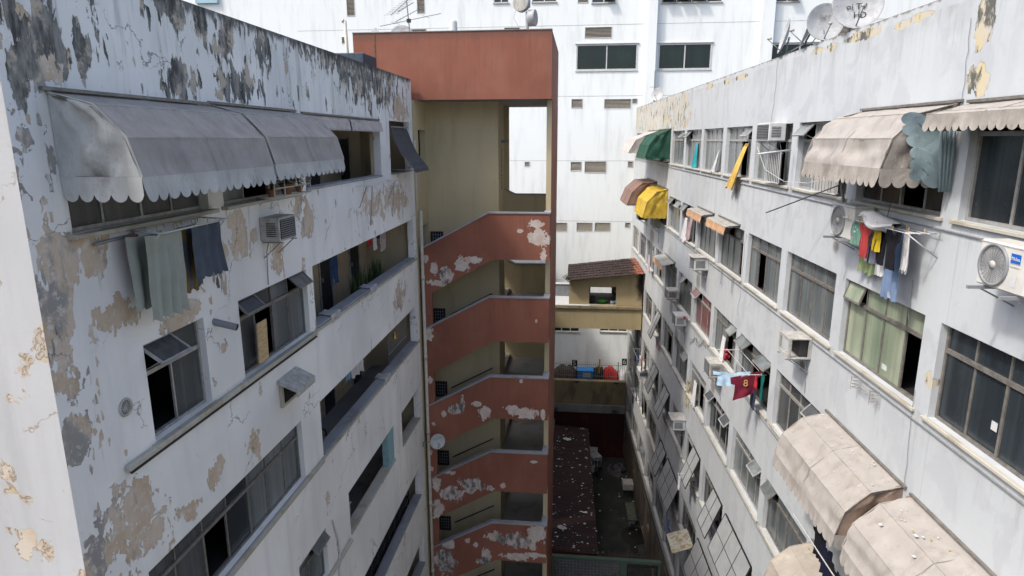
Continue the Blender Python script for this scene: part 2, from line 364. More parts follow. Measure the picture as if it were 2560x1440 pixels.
def red_mat():
    t = NT('terracotta paint'); pos = t.pos()
    col = layer_paint(t, pos, (.238, .089, .057), 5, .12)
    L1 = [(1340, 560, 20, 12), (1345, 592, 32, 24), (1368, 603, 14, 10), (1358, 637, 9, 18), (1300, 578, 9, 6), (1155, 660, 20, 22), (1178, 650, 30, 12), (1065, 646, 7, 10), (1085, 672, 10, 20), (1112, 690, 20, 22), (1095, 708, 30, 10),
        (1072, 835, 10, 18), (1341, 803, 4, 6), (1140, 1025, 22, 15), (1156, 1010, 7, 20), (1192, 1010, 14, 8), (1212, 1032, 17, 18), (1280, 1022, 20, 12), (1312, 1032, 34, 16), (1358, 1036, 7, 16), (1110, 1035, 6, 8), (1085, 1060, 7, 6), (1302, 953, 5, 6), (1076, 950, 7, 10),
        (1127, 1182, 14, 6), (1092, 1212, 12, 22), (1130, 1235, 34, 22), (1180, 1212, 36, 20), (1095, 1272, 18, 24), (1225, 1221, 14, 7), (1257, 1214, 9, 8), (1080, 1172, 6, 6), (1335, 1155, 9, 4),
        (1120, 1360, 18, 16), (1168, 1352, 8, 7), (1238, 1342, 30, 14), (1290, 1352, 45, 20), (1342, 1335, 25, 28), (1216, 1392, 12, 28), (1290, 1392, 44, 10), (1335, 1388, 30, 8), (1112, 1405, 30, 34), (1205, 1405, 20, 8), (1190, 1362, 8, 7), (1330, 1365, 12, 16), (1075, 1130, 6, 8), (1100, 1385, 12, 12)]
    bb = t.blobs(pos, pxblobs(TF, L1, 1.2, 1.15))
    cp = t.cells(pos, (16., 16., 11.), .9, 8)
    nz = t.hard(t.math('ADD', t.math('MULTIPLY', t.noise(t.scale(cp, (1, 1, .8)), 4, 6, .72), .6), t.math('MULTIPLY', t.noise(t.scale(pos, (1, 1, .8)), 6.5, 8, .7, .3), .4)), 2.4)
    m = t.step(t.math('ADD', t.math('MULTIPLY', t.math('MAXIMUM', bb, -1.2), .75), nz), .68, .69)
    m = t.math('MAXIMUM', m, t.step(t.noise(pos, 7, 7, .7), .775, .785))
    pl = t.mix(t.step(t.noise(pos, 5, 6, .6), .38, .62), (.52, .47, .43, 1), (.46, .36, .30, 1))
    gb = t.blobs(pos, pxblobs(TF, [(1140, 1232, 34, 26), (1190, 1212, 36, 22), (1280, 1350, 40, 20), (1110, 1405, 34, 36), (1150, 1020, 26, 22), (1110, 690, 14, 20), (1210, 1405, 24, 12), (1080, 1255, 10, 20)], 1.2, 1.3))
    pl = t.mix(t.math('MULTIPLY', t.step(gb, .0, .4), t.step(t.noise(t.scale(pos, (1, 1, .5)), 7, 7, .7), .4, .6)), pl, (.10, .105, .105, 1))
    z = t.math('SUBTRACT', t.sep(pos)[2], CZ)
    spl = t.step(t.noise(t.scale(pos, (4, 4, .7)), 1.5, 7, .7), .68, .72)
    spl = t.math('MULTIPLY', spl, t.math('MULTIPLY', t.step(z, 1.2, 1.6), t.step(z, 2.5, 2.1)))
    col = t.mix(t.math('MULTIPLY', spl, .5), col, (.5, .42, .40, 1))
    zf = t.math('FRACT', t.math('DIVIDE', t.math('SUBTRACT', z, -25.74), 2.92))
    rs = t.math('MULTIPLY', t.step(zf, .3, 1.0), t.step(t.noise(t.scale(pos, (7, 7, .5), (2, 2, 2)), 1.3, 6, .68), .50, .72))
    col = t.mix(t.math('MULTIPLY', rs, .45), col, (.10, .05, .038, 1))
    fade = t.step(t.noise(t.scale(pos, (.8, .8, .5)), 1.3, 5, .6), .45, .7); col = t.mix(t.math('MULTIPLY', fade, .3), col, (.30, .145, .10, 1))
    topd = t.step(t.math('ADD', t.math('SUBTRACT', z, 3.36), t.math('MULTIPLY', t.noise(t.scale(pos, (2, 2, 1)), 2, 7, .7), .4)), -.12, .12)
    col = t.mix(t.math('MULTIPLY', topd, .45), col, (.09, .06, .05, 1))
    col = t.mix(m, col, pl)
    return t.out(col, .8, t.bump(t.math('SUBTRACT', t.math('MULTIPLY', t.noise(pos, 18, 5, .6), .2), m), .012))
def plain_wall(name, base, seed, streak=.1, dark=(.12, .11, .09, 1), lo=.60, hi=.72, rough=.85):
    t = NT(name); pos = t.pos(); col = layer_paint(t, pos, base, seed, streak)
    g = t.step(t.noise(t.scale(pos, (1.5, 1.5, .45), (seed, 1, 2)), 1.1, 8, .66), lo, hi)
    col = t.mix(t.math('MULTIPLY', g, .5), col, dark)
    return t.out(col, rough, t.bump(t.noise(pos, 16, 5, .6), .004))
M = {}
M['lw'] = left_wall_mat(); M['ew'] = end_wall_mat(); M['rw'] = right_wall_mat(); M['red'] = red_mat()
M['beige'] = plain_wall('beige wall paint', (.50, .42, .265), 4, .06, (.2, .17, .11, 1), .62, .8)
M['beige2'] = plain_wall('yellowed beige wall paint', (.36, .29, .165), 6, .08, (.14, .11, .07, 1), .58, .74)
def sooty():
    t = NT('beige wall with soot'); pos = t.pos(); col = layer_paint(t, pos, (.36, .29, .165), 6, .08)
    YK = FR((0, 37.05, 0), (1, 0, 0), (0, -1, 0)); bl = t.blobs(pos, pxblobs(YK, [(1604, 712, 14, 45), (1612, 690, 20, 26)], 1.5, 1.3))
    k = t.step(t.math('ADD', t.math('MULTIPLY', bl, .9), t.math('MULTIPLY', t.noise(pos, 3.5, 6, .65), .7)), .35, 1.0)
    col = t.mix(k, col, (.02, .014, .014, 1)); return t.out(col, .9)
M['soot'] = sooty()
M['corr'] = plain_wall('corridor paint', (.50, .41, .28), 9, .08)
M['white'] = plain_wall('bright white wall paint', (.755, .785, .77), 2, .01, (.58, .60, .59, 1), .58, .85)
M['conc'] = plain_wall('grey concrete', (.26, .255, .245), 13, .15, (.08, .08, .07, 1), .5, .7)
M['cop'] = plain_wall('grey stone coping', (.27, .28, .30), 15, .12, (.12, .12, .11, 1), .52, .7)
M['cream'] = plain_wall('chipped cream sill', (.42, .40, .34), 17, .1, (.25, .2, .12, 1), .5, .62)
M['roofc'] = plain_wall('dark roof screed', (.14, .14, .14), 18, .2)
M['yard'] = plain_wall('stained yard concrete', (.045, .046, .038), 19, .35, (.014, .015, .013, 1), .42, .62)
M['moss'] = plain_wall('dirty beige retaining wall', (.27, .215, .125), 21, .2, (.05, .045, .03, 1), .5, .66)
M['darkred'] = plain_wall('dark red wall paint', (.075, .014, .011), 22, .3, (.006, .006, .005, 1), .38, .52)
M['green'] = plain_wall('grey green paint', (.11, .155, .115), 23, .1)
M['asph'] = plain_wall('asphalt', (.07, .07, .07), 24, .2)
K = simple
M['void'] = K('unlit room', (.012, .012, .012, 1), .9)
M['alu'] = K('aged aluminium', (.38, .37, .35, 1), .45, .25, 9, metal=.35, spec=.4)
M['alud'] = K('dull brown aluminium', (.20, .185, .165, 1), .5, .3, 9, metal=.3)
M['wht'] = K('off white enamel', (.52, .525, .52, 1), .45, .12, 5)
M['wdirt'] = K('dirty white enamel', (.40, .39, .36, 1), .6, .3, 8, (.22, .2, .16, 1))
M['gry'] = K('grey painted metal', (.22, .23, .24, 1), .5, .2)
M['drk'] = K('dark metal', (.035, .035, .037, 1), .55, .3)
M['blk'] = K('black plastic', (.015, .015, .017, 1), .5, .2)
M['pvc'] = K('cream pvc pipe', (.50, .46, .38, 1), .5, .15)
M['gpvc'] = K('grey pvc pipe', (.22, .23, .245, 1), .5, .15)
M['wood'] = K('pale wood', (.50, .36, .19, 1), .7, .3, 5, stretch=(1, 1, 6))
M['rust'] = K('rusty metal', (.16, .09, .055, 1), .8, .4, 12)
def glass_mat(name, a, b, rough=.28, sc=2.2, flute=0, seed=0, spots=True):
    """obscured glass with a curtain or room tone behind it"""
    t = NT(name); pos = t.pos(); v = t.scale(pos, (1, 1, .05), (seed, seed, 0))
    n1 = t.noise(v, sc, 4, .6)
    col = t.mix(t.step(n1, .35, .65), a, b)
    col = t.mix(t.math('MULTIPLY', t.step(t.noise(pos, 1.1, 4, .6), .4, .7), .35), col, tuple(x*.5 for x in a[:3])+(1,))
    col = t.mix(t.math('MULTIPLY', t.step(t.noise(t.scale(pos, (1, 1, .02), (seed, 3, 1)), 9, 3, .55), .42, .62), .45), col, tuple(x*.62 for x in a[:3])+(1,))
    if spots:
        col = t.mix(t.math('MULTIPLY', t.step(t.noise(pos, 26, 3, .6), .72, .76), .5), col, (.5, .5, .48, 1))
    nr = None
    if flute: nr = t.bump(t.wave(pos, flute, 0, 'Y'), .004, .6)
    return t.out(col, rough, nr, 0, .5)
G = {}
G['grey'] = glass_mat('obscured grey glass', (.085, .10, .105, 1), (.17, .19, .19, 1))
G['mid'] = glass_mat('obscured pale glass', (.12, .14, .14, 1), (.22, .24, .24, 1), seed=4)
G['green'] = glass_mat('fluted glass over pale green curtain', (.20, .26, .18, 1), (.33, .36, .26, 1), .3, 3.5, 18, 9)
G['blue'] = glass_mat('smoky blue glass', (.022, .030, .036, 1), (.040, .050, .057, 1), .2, 1.5, 0, 3)
G['dark'] = glass_mat('dark glass', (.018, .022, .026, 1), (.04, .046, .05, 1), .12, 1.5, 0, 6)
G['red'] = glass_mat('glass over maroon curtain', (.12, .035, .035, 1), (.19, .07, .065, 1), .3, 3, 0, 11)
G['flute'] = glass_mat('fluted dark glass', (.045, .05, .052, 1), (.085, .09, .092, 1), .25, 1.5, 15, 13)
G['cream'] = glass_mat('glass over cream curtain', (.24, .235, .20, 1), (.36, .35, .30, 1), .3, 3.5, 0, 21)
G['teal'] = glass_mat('dark green office glass', (.003, .008, .008, 1), (.008, .022, .018, 1), .05, .7, 0, 15, False)
M['shut'] = K('grey translucent shutter sheet', (.30, .31, .31, 1), .5, .12, 3, (.30, .29, .27, 1))
def cloth_mat(name, col, var=.25, rough=.9, stain=None, stripes=None, weave=True, sc=3., spots=None, trans=.0):
    if name in _mc: return _mc[name]
    t = NT(name); pos = t.obj()
    n1 = t.noise(pos, sc, 6, .6)
    c = t.mix(t.step(n1, .3, .72), tuple(x*(1-var) for x in col[:3])+(1,), tuple(min(1, x*(1+var*.3)) for x in col[:3])+(1,))
    if stain: c = t.mix(t.math('MULTIPLY', t.step(t.noise(t.scale(pos, (1, 1, .6)), sc*.8, 8, .68), .5, .68), .6), c, stain)
    if stripes: c = t.mix(t.step(t.wave(pos, stripes[0], 0, stripes[2]), .45, .55), c, stripes[1])
    if spots: c = t.mix(t.step(t.voro(pos, spots[0], 'F1'), spots[2], spots[2]+.05, 1, 0), c, spots[1])
    cr = t.math('ABSOLUTE', t.math('SUBTRACT', t.noise(pos, 2.2, 5, .55, .8), .5))
    nr = t.bump(t.math('ADD', t.math('MULTIPLY', cr, 2.0), t.math('MULTIPLY', t.noise(pos, 7, 5, .6), .2)), .028, .42)
    dr = t.step(t.noise(t.scale(pos, (3.5, 3.5, .5)), 1.6, 6, .65), .48, .72)
    if 'canvas' in name or 'vinyl' in name: c = t.mix(t.math('MULTIPLY', dr, .4), c, tuple(x*.55 for x in col[:3])+(1,))
    _mc[name] = t.out(c, rough, nr, 0, .15); return _mc[name]
M['awng'] = cloth_mat('grey awning canvas', (.42, .42, .40, 1), .15, .6, (.15, .14, .135, 1))
M['awnb'] = cloth_mat('taupe weathered canvas', (.31, .285, .26, 1), .15, .7, (.22, .19, .175, 1))
M['awnc'] = cloth_mat('beige awning vinyl', (.335, .312, .285, 1), .10, .55, (.23, .195, .16, 1))
M['awnd'] = cloth_mat('dirty beige awning vinyl', (.325, .30, .265, 1), .2, .6, (.14, .115, .095, 1))
M['awne'] = cloth_mat('brownish vinyl side', (.27, .20, .155, 1), .25, .6, (.14, .10, .075, 1))  # browner vinyl of the awning end panels, with its own brown stains
M['awngn'] = cloth_mat('dark green canvas', (.022, .075, .05, 1), .2, .7)
M['awny'] = cloth_mat('yellow canvas', (.50, .34, .045, 1), .2, .7, (.36, .23, .07, 1))
M['awnbr'] = cloth_mat('brown canvas', (.21, .135, .11, 1), .2, .7)
M['awnw'] = cloth_mat('off white canvas', (.45, .41, .385, 1), .15, .7, (.42, .33, .29, 1))
M['awnt'] = cloth_mat('tan canvas', (.50, .31, .19, 1), .15, .7)
M['blind'] = cloth_mat('charcoal blind cloth', (.085, .088, .095, 1), .12, .7)
M['bluec'] = cloth_mat('pale blue grey vinyl', (.22, .29, .31, 1), .12, .6)
# ---------------------------------------------------------------- structure helpers
def facade(mb, fr, s0, s1, z0, z1, ops, mat, depth=.2, rev=None):
    rev = rev or mat
    ss = sorted(set([s0, s1]+[o[0] for o in ops]+[o[1] for o in ops])); zz = sorted(set([z0, z1]+[o[2] for o in ops]+[o[3] for o in ops]))
    ss = [x for x in ss if s0 <= x <= s1]; zz = [x for x in zz if z0 <= x <= z1]
    for i in range(len(ss)-1):
        for j in range(len(zz)-1):
            cs, cz = (ss[i]+ss[i+1])/2, (zz[j]+zz[j+1])/2
            if any(o[0] < cs < o[1] and o[2] < cz < o[3] for o in ops): continue
            mb.face([fr.p(ss[i], 0, zz[j]), fr.p(ss[i+1], 0, zz[j]), fr.p(ss[i+1], 0, zz[j+1]), fr.p(ss[i], 0, zz[j+1])], mat)
    for o in ops:
        a, b, c, d = o[:4]; P = fr.p
        for q in ([(a, c), (a, d)], [(b, c), (b, d)], [(a, c), (b, c)], [(a, d), (b, d)]):
            mb.face([P(q[0][0], 0, q[0][1]), P(q[1][0], 0, q[1][1]), P(q[1][0], -depth, q[1][1]), P(q[0][0], -depth, q[0][1])], rev)
def prism(mb, fr, pts, n0, n1, mat):
    a = [fr.p(s, n0, z) for s, z in pts]; b = [fr.p(s, n1, z) for s, z in pts]
    mb.face(a, mat); mb.face(b[::-1], mat)
    for i in range(len(pts)):
        j = (i+1) % len(pts); mb.face([a[i], a[j], b[j], b[i]], mat)
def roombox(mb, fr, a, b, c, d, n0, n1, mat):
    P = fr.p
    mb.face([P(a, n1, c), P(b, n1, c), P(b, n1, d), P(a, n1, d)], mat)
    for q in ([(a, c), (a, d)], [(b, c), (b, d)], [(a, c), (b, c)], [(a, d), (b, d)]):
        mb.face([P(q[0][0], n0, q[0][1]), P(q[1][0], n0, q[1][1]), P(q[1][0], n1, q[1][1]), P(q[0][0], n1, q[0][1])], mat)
def bar_rect(mb, fr, a, b, c, d, n0, n1, w, mat):
    fr.box(mb, a, b, n0, n1, c, c+w, mat); fr.box(mb, a, b, n0, n1, d-w, d, mat)
    fr.box(mb, a, a+w, n0, n1, c+w, d-w, mat); fr.box(mb, b-w, b, n0, n1, c+w, d-w, mat)
def tilt_sash(mb, fr, a, b, c, d, n, ang, fmat, gmat, w=.035, nx=1, ny=1):
    """top hung sash, hinge on z=d"""
    L = d-c; ca, sa = math.cos(ang), math.sin(ang)
    def P(s, t, k): return fr.p(s, n+t*L*sa+k*ca, d-t*L*ca+k*sa)
    def bx(s0, s1, t0, t1, k0, k1, m):
        mb.box8([P(s0, t0, k0), P(s1, t0, k0), P(s1, t1, k0), P(s0, t1, k0), P(s0, t0, k1), P(s1, t0, k1), P(s1, t1, k1), P(s0, t1, k1)], m)
    tw = w/L
    bx(a, b, 0, tw, -.015, .015, fmat); bx(a, b, 1-tw, 1, -.015, .015, fmat)
    bx(a, a+w, tw, 1-tw, -.015, .015, fmat); bx(b-w, b, tw, 1-tw, -.015, .015, fmat)
    for i in range(1, nx): q = a+(b-a)*i/nx; bx(q-w*.35, q+w*.35, tw, 1-tw, -.012, .016, fmat)
    for i in range(1, ny): bx(a+w, b-w, i/ny-tw*.35, i/ny+tw*.35, -.012, .016, fmat)
    bx(a+w, b-w, tw, 1-tw, -.004, .004, gmat)
    mb.tube([fr.p(a+.03, n, c+.04), P(a+.03, .85, 0)], .006, fmat, 4); mb.tube([fr.p(b-.03, n, c+.04), P(b-.03, .85, 0)], .006, fmat, 4)
VOIDS = {}
def window(bld, fr, a, b, c, d, cols=4, tr=.27, glass='grey', frame='alu', rec=.12, tops=(), gaps=(), glasses=None, low_open=(), ang=.75, sill=True, label=None, sl=.07):
    g = .004; a += g; b -= g; c += g; d -= g
    fm = M[frame]; zt = d-(d-c)*tr if tr else d
    f = MB(); w = .045
    n0, n1 = -rec-.06, -rec
    bar_rect(f, fr, a, b, c, d, n0, n1, w, fm)
    if tr: fr.box(f, a+w, b-w, n0+.003, n1+.012, zt-.03, zt+.03, fm)
    xs = [a+(b-a)*i/cols for i in range(cols+1)]
    for i in range(1, cols):
        if tr: fr.box(f, xs[i]-.014, xs[i]+.014, n0+.006, n1-.006, zt+.03, d-w, fm)
        fr.box(f, xs[i]-.022, xs[i]+.022, n0+.008, n1-.002-.02*(i % 2), c+w, (zt-.03) if tr else d-w, fm)
    fo = f.build('window', bld)
    if label: fo['label'] = label
    p = MB(); any_p = False; sm = MB(); any_s = False
    for i in range(cols):
        gm = G[(glasses or {}).get(i, glass)] if not isinstance(glasses, list) else G[glasses[i]]
        if tr:
            if i in tops:
                sm = MB(); tilt_sash(sm, fr, xs[i]+.015, xs[i+1]-.015, zt+.01, d-.02, n1+.01, ang, fm, gm); sm.build('sash', fo)
            else:
                fr.box(p, xs[i]+.01, xs[i+1]-.01, n0+.026, n0+.032, zt, d-.02, gm); any_p = True
        if i in low_open:
            tilt_sash(sm, fr, xs[i]+.02, xs[i+1]-.02, c+.03, zt-.03, n1+.01, ang*.6, fm, gm); any_s = True
        elif i not in gaps:
            k = .014*(i % 2)
            fr.box(p, xs[i]+.012, xs[i+1]-.012, n0+.018+k, n0+.024+k, c+.02, zt if tr else d-.02, gm); any_p = True
    if any_p: p.build('pane', fo)
    if any_s: sm.build('sash', fo)
    if sill:
        sb = MB(); fr.box(sb, a-.09, b+.09, -rec+.002, sl, c-.06, c-.006, M['cream'], .008); sb.build('sill', fo)
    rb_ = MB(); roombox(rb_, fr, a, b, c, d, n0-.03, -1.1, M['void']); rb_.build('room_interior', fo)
    return fo
def curtain(mb, fr, s0, s1, z0, z1, n, mat, amp=.03, waves=6, flare=0., seed=0, out=0.):
    def fn(u, v):
        s = s0+(s1-s0)*u + flare*v*(u-.5); z = z1+(z0-z1)*v
        k = amp*math.sin(u*waves*2*math.pi+seed)+.3*amp*math.sin(v*5+u*17+seed)
        return fr.p(s, n+k+out*v*v, z)
    mb.grid(fn, waves*6, 14, mat)

# ---------------------------------------------------------------- ground
mb = MB(); P0 = GZ+CZ
mb.face([(-90, -60, P0-.02), (90, -60, P0-.02), (90, 160, P0-.02), (-90, 160, P0-.02)], M['asph'])
tag(mb.build('ground'), kind='structure')
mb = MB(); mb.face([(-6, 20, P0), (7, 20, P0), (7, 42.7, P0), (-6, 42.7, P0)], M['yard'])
tag(mb.build('yard_floor'), kind='structure')
mb = MB()
fz = plane(42.72); fz.box(mb, -14, 4.2, -3.2, -.02, GZ+.01, -16.75, M['conc'])
tag(mb.build('upper_terrace'), kind='structure')

# ---------------------------------------------------------------- left building
LB = thing('apartment_building', 'apartment block on the left with badly peeling white paint, open galleries and a mouldy parapet', 'building', (-5.59, 5.93, 0))
T = [.54, -2.58, -5.57, -8.53, -11.45, -14.35, -17.25]; SL = [-1.01, -3.93, -6.84, -9.70, -12.62, -15.52, -18.4]
BAL = [[(12.72, 17.82), (18.72, 20.98)], [(12.74, 20.98)], [(12.62, 20.85)], [(13.9, 17.84), (18.7, 20.9)], [(12.7, 20.7)], [(12.7, 20.85)], [(12.7, 20.85)]]
WIN = [[(6.52, 9.2), (9.62, 12.25)], [(7.38, 8.74), (9.74, 12.42)], [(6.9, 11.66)], [(6.9, 10.4), (11.03, 12.45)], [(6.9, 11.7)], [(6.9, 11.7)], []]
ops = []
for k in range(7):
    for a, b in BAL[k]+WIN[k]: ops.append((a, b, SL[k], T[k]))
wall = MB(); facade(wall, LF, 5.93, 21.35, GZ, 1.9, ops, M['lw'], .2)
wall.build('wall', LB)
w2 = MB()
w2.face([LF.p(5.93, 0, GZ), LF.p(5.93, -14, GZ), LF.p(5.93, -14, 1.9), LF.p(5.93, 0, 1.9)], M['ew'])
w2.build('end_wall', LB)
w3 = MB()
LF.box(w3, 5.94, 21.34, -14, -.012, 1.0, 1.22, M['roofc'])
LF.box(w3, 5.935, 21.345, -.22, -.003, 1.215, 1.897, M['roofc'])
for (a, b) in ((5.94, 6.1), (21.2, 21.345)): LF.box(w3, a, b, -14, -.225, 1.22, 1.893, M['roofc'])
w3.face([LF.p(21.35, 0, GZ), LF.p(21.35, -14, GZ), LF.p(21.35, -14, 1.9), LF.p(21.35, 0, 1.9)], M['lw'])
w3.build('roof', LB)
for k in range(7):
    if not BAL[k]: continue
    a = BAL[k][0][0]; b = 21.33; fz_, cz_ = SL[k]-1.02, T[k]+.2
    g = MB()
    LF.box(g, 12.55, b, -1.75, -.01, fz_-.08, fz_, M['conc'])
    LF.box(g, 12.55, b, -1.75, -.21, cz_, cz_+.05, M['corr'])
    LF.box(g, 12.55, b, -1.85, -1.75, fz_, cz_, M['corr'])
    LF.box(g, a-.12, a, -1.75, -.201, fz_, cz_, M['corr'])
    LF.box(g, b-.1, b, -1.75, -.201, fz_, cz_, M['corr'])
    for (p, q) in BAL[k]:
        LF.box(g, p-.3, q+.3, -.24, -.2-.002, fz_, SL[k]-.004, M['corr'])
    if len(BAL[k]) > 1:
        LF.box(g, BAL[k][0][1]-.002, BAL[k][1][0]+.002, -.3, -.2-.004, SL[k], cz_, M['corr'])
    LF.box(g, 12.55, b, -.24, -.202, T[k]+.004, cz_, M['corr'])
    g.build('gallery', LB)
    for (p, q) in BAL[k]:
        c = MB(); LF.box(c, p+.003, q-.003, -.27, .035, SL[k]+.002, SL[k]+.05, M['cop'] if k != 3 else M['cream'], .01)
        c.build('coping', LB)
    for i, (ds, dw) in enumerate(((14.2, .8), (16.9, .8), (19.3, .8))):
        ds += (.25 if k % 2 else -.1)
        d = MB(); LF.box(d, ds, ds+dw, -1.75, -1.72, fz_+.003, fz_+2.05, M['drk'])
        LF.box(d, ds-.06, ds, -1.75, -1.70, fz_, fz_+2.1, M['wdirt']); LF.box(d, ds+dw, ds+dw+.06, -1.75, -1.70, fz_, fz_+2.1, M['wdirt'])
        do = d.build('door', LB)
        h = MB(); LF.box(h, ds+.06, ds+.1, -1.71, -1.66, fz_+1.0, fz_+1.12, M['alu']); h.build('handle', do)
# sill ledges and pipes along the bands
for k, (a, b) in ((1, (6.75, 12.6)), (2, (5.98, 12.5)), (3, (10.6, 13.8))):
    c = MB(); LF.box(c, a, b, 0, .085, SL[k]-.10, SL[k]-.015, M['cream'], .015); c.build('ledge', LB)
c = MB(); LF.box(c, 12.6, 21.3, 0, .05, SL[1]-.075, SL[1]-.01, M['cream'], .012); c.build('ledge', LB)
c = MB(); LF.box(c, 12.5, 21.3, 0, .05, SL[2]-.075, SL[2]-.01, M['cream'], .012); c.build('ledge', LB)
LB_pipe = MB(); LB_pipe.tube([LF.p(6.8, .05, SL[1]-.13), LF.p(12.6, .05, SL[1]-.14)], .022, M['drk'], 6); LB_pipe.build('conduit', LB)
window(LB, LF, *WIN[0][0], SL[0], T[0], 4, None, 'flute', 'alu', .12, sl=.12)
window(LB, LF, *WIN[0][1], SL[0], T[0], 3, None, 'mid', 'alu', .12, gaps=(1,), sl=.1)
window(LB, LF, *WIN[1][0], SL[1], T[1], 2, .32, 'flute', 'alu', .10, tops=(0,), gaps=(0,), ang=.95, sl=.1, label='window with its fluted upper sash propped open')
window(LB, LF, *WIN[1][1], SL[1], T[1], 4, .27, 'dark', 'alud', .10, tops=(0, 3), gaps=(1,), glasses={0: 'flute', 2: 'grey', 3: 'grey'}, ang=.8, sl=.1)
window(LB, LF, *WIN[2][0], SL[2], T[2], 7, .27, 'flute', 'alud', .10, gaps=(2,), glasses={3: 'dark', 4: 'grey', 5: 'mid', 6: 'grey'}, sl=.06)
window(LB, LF, *WIN[3][0], SL[3], T[3], 5, .27, 'flute', 'alud', .10)
window(LB, LF, *WIN[3][1], SL[3], T[3], 2, .27, 'grey', 'alud', .10, tops=(1,), ang=.7)
window(LB, LF, *WIN[4][0], SL[4], T[4], 7, .27, 'grey', 'alud', .10)
window(LB, LF, *WIN[5][0], SL[5], T[5], 7, .27, 'grey', 'alud', .10)
c = MB(); curtain(c, LF, 10.42, 10.75, SL[1]+.1, T[1]-.4, -.28, cloth_mat('striped curtain', (.10, .12, .16, 1), .2, .9, None, (6, (.35, .36, .38, 1), 'Z')), .03, 3)
curtain(c, LF, 9.66, 10.4, SL[2]+.1, T[2]-.3, -.32, cloth_mat('lace curtain', (.5, .5, .5, 1), .3, .9, None, None, True, 9), .03, 6); c.build('curtain', LB)
c = MB(); LF.box(c, 17.28, 17.815, -.215, -.02, SL[3]+.05, T[3]-.01, K('pale blue paint', (.24, .38, .42, 1), .6, .15)); c.build('blue_jamb', LB)

# ---------------------------------------------------------------- stair tower
TB = thing('stair_tower', 'terracotta red stair tower with zigzag parapets between the two blocks', 'stair tower', (-3.2, 21.5, 0))
PER = 2.92
def tz(k, z): return z-PER*k
w = MB()
TF.box(w, -7.5, -1.04, -.25, 0, 1.27, 3.36, M['red'])
TF.box(w, -1.24, -1.04, -5.4, -.25, 1.27, 3.355, M['red'])
TF.box(w, -7.5, -1.24, -5.4, -5.2, 1.27, 3.355, M['red']); TF.box(w, -7.5, -7.3, -5.2, -.25, 1.27, 3.355, M['red'])
TF.box(w, -6.80, -6.76, 0, .012, 1.3, 3.34, M['rust'])
TF.box(w, -7.505, -1.035, -.27, .02, 3.36, 3.385, M['conc'])
w.build('top_band', TB)
w = MB(); TF.box(w, -7.28, -1.245, -5.19, -.255, 1.285, 2.3, M['conc']); w.build('roof_slab', TB)
bw = MB()
TF.box(bw, -5.75, -2.975, -3.3, -1.6, GZ, 1.284, M['beige'])                      # wall between the flights
bw.build('core_wall', TB)
sw = MB(); RSZ = 1.268
SFR = FR((-5.56, 0, 0), (0, 1, 0), (1, 0, 0))
sops = [(21.95, 22.95, -1.02, .33)]+[(21.9, 22.9, tz(k, -1.9)-.0-1.0-2.05+.05, tz(k, -1.9)-1.05) for k in range(0, 7)]
facade(sw, SFR, 21.345, 23.099, GZ, 1.268, sops, M['beige'], .2)
SFR.box(sw, 21.352, 21.40, -1.0, -.01, GZ, 1.26, M['beige'])
for o in sops: roombox(sw, SFR, *o, -.2, -1.6, M['void'])
sw.build('side_wall', TB)
rw = MB()
TF.box(rw, -1.22, -1.052, -5.4, -.62, GZ, RSZ, M['beige'])
TF.box(rw, -1.05, -1.035, -5.4, -.62, GZ, 1.268, M['red'])
rw.build('right_wall', TB)
rb = MB(); TF.box(rb, -5.5, -3.0, -5.35, -5.2, GZ, RSZ, M['beige']); rb.build('rear_wall', TB)
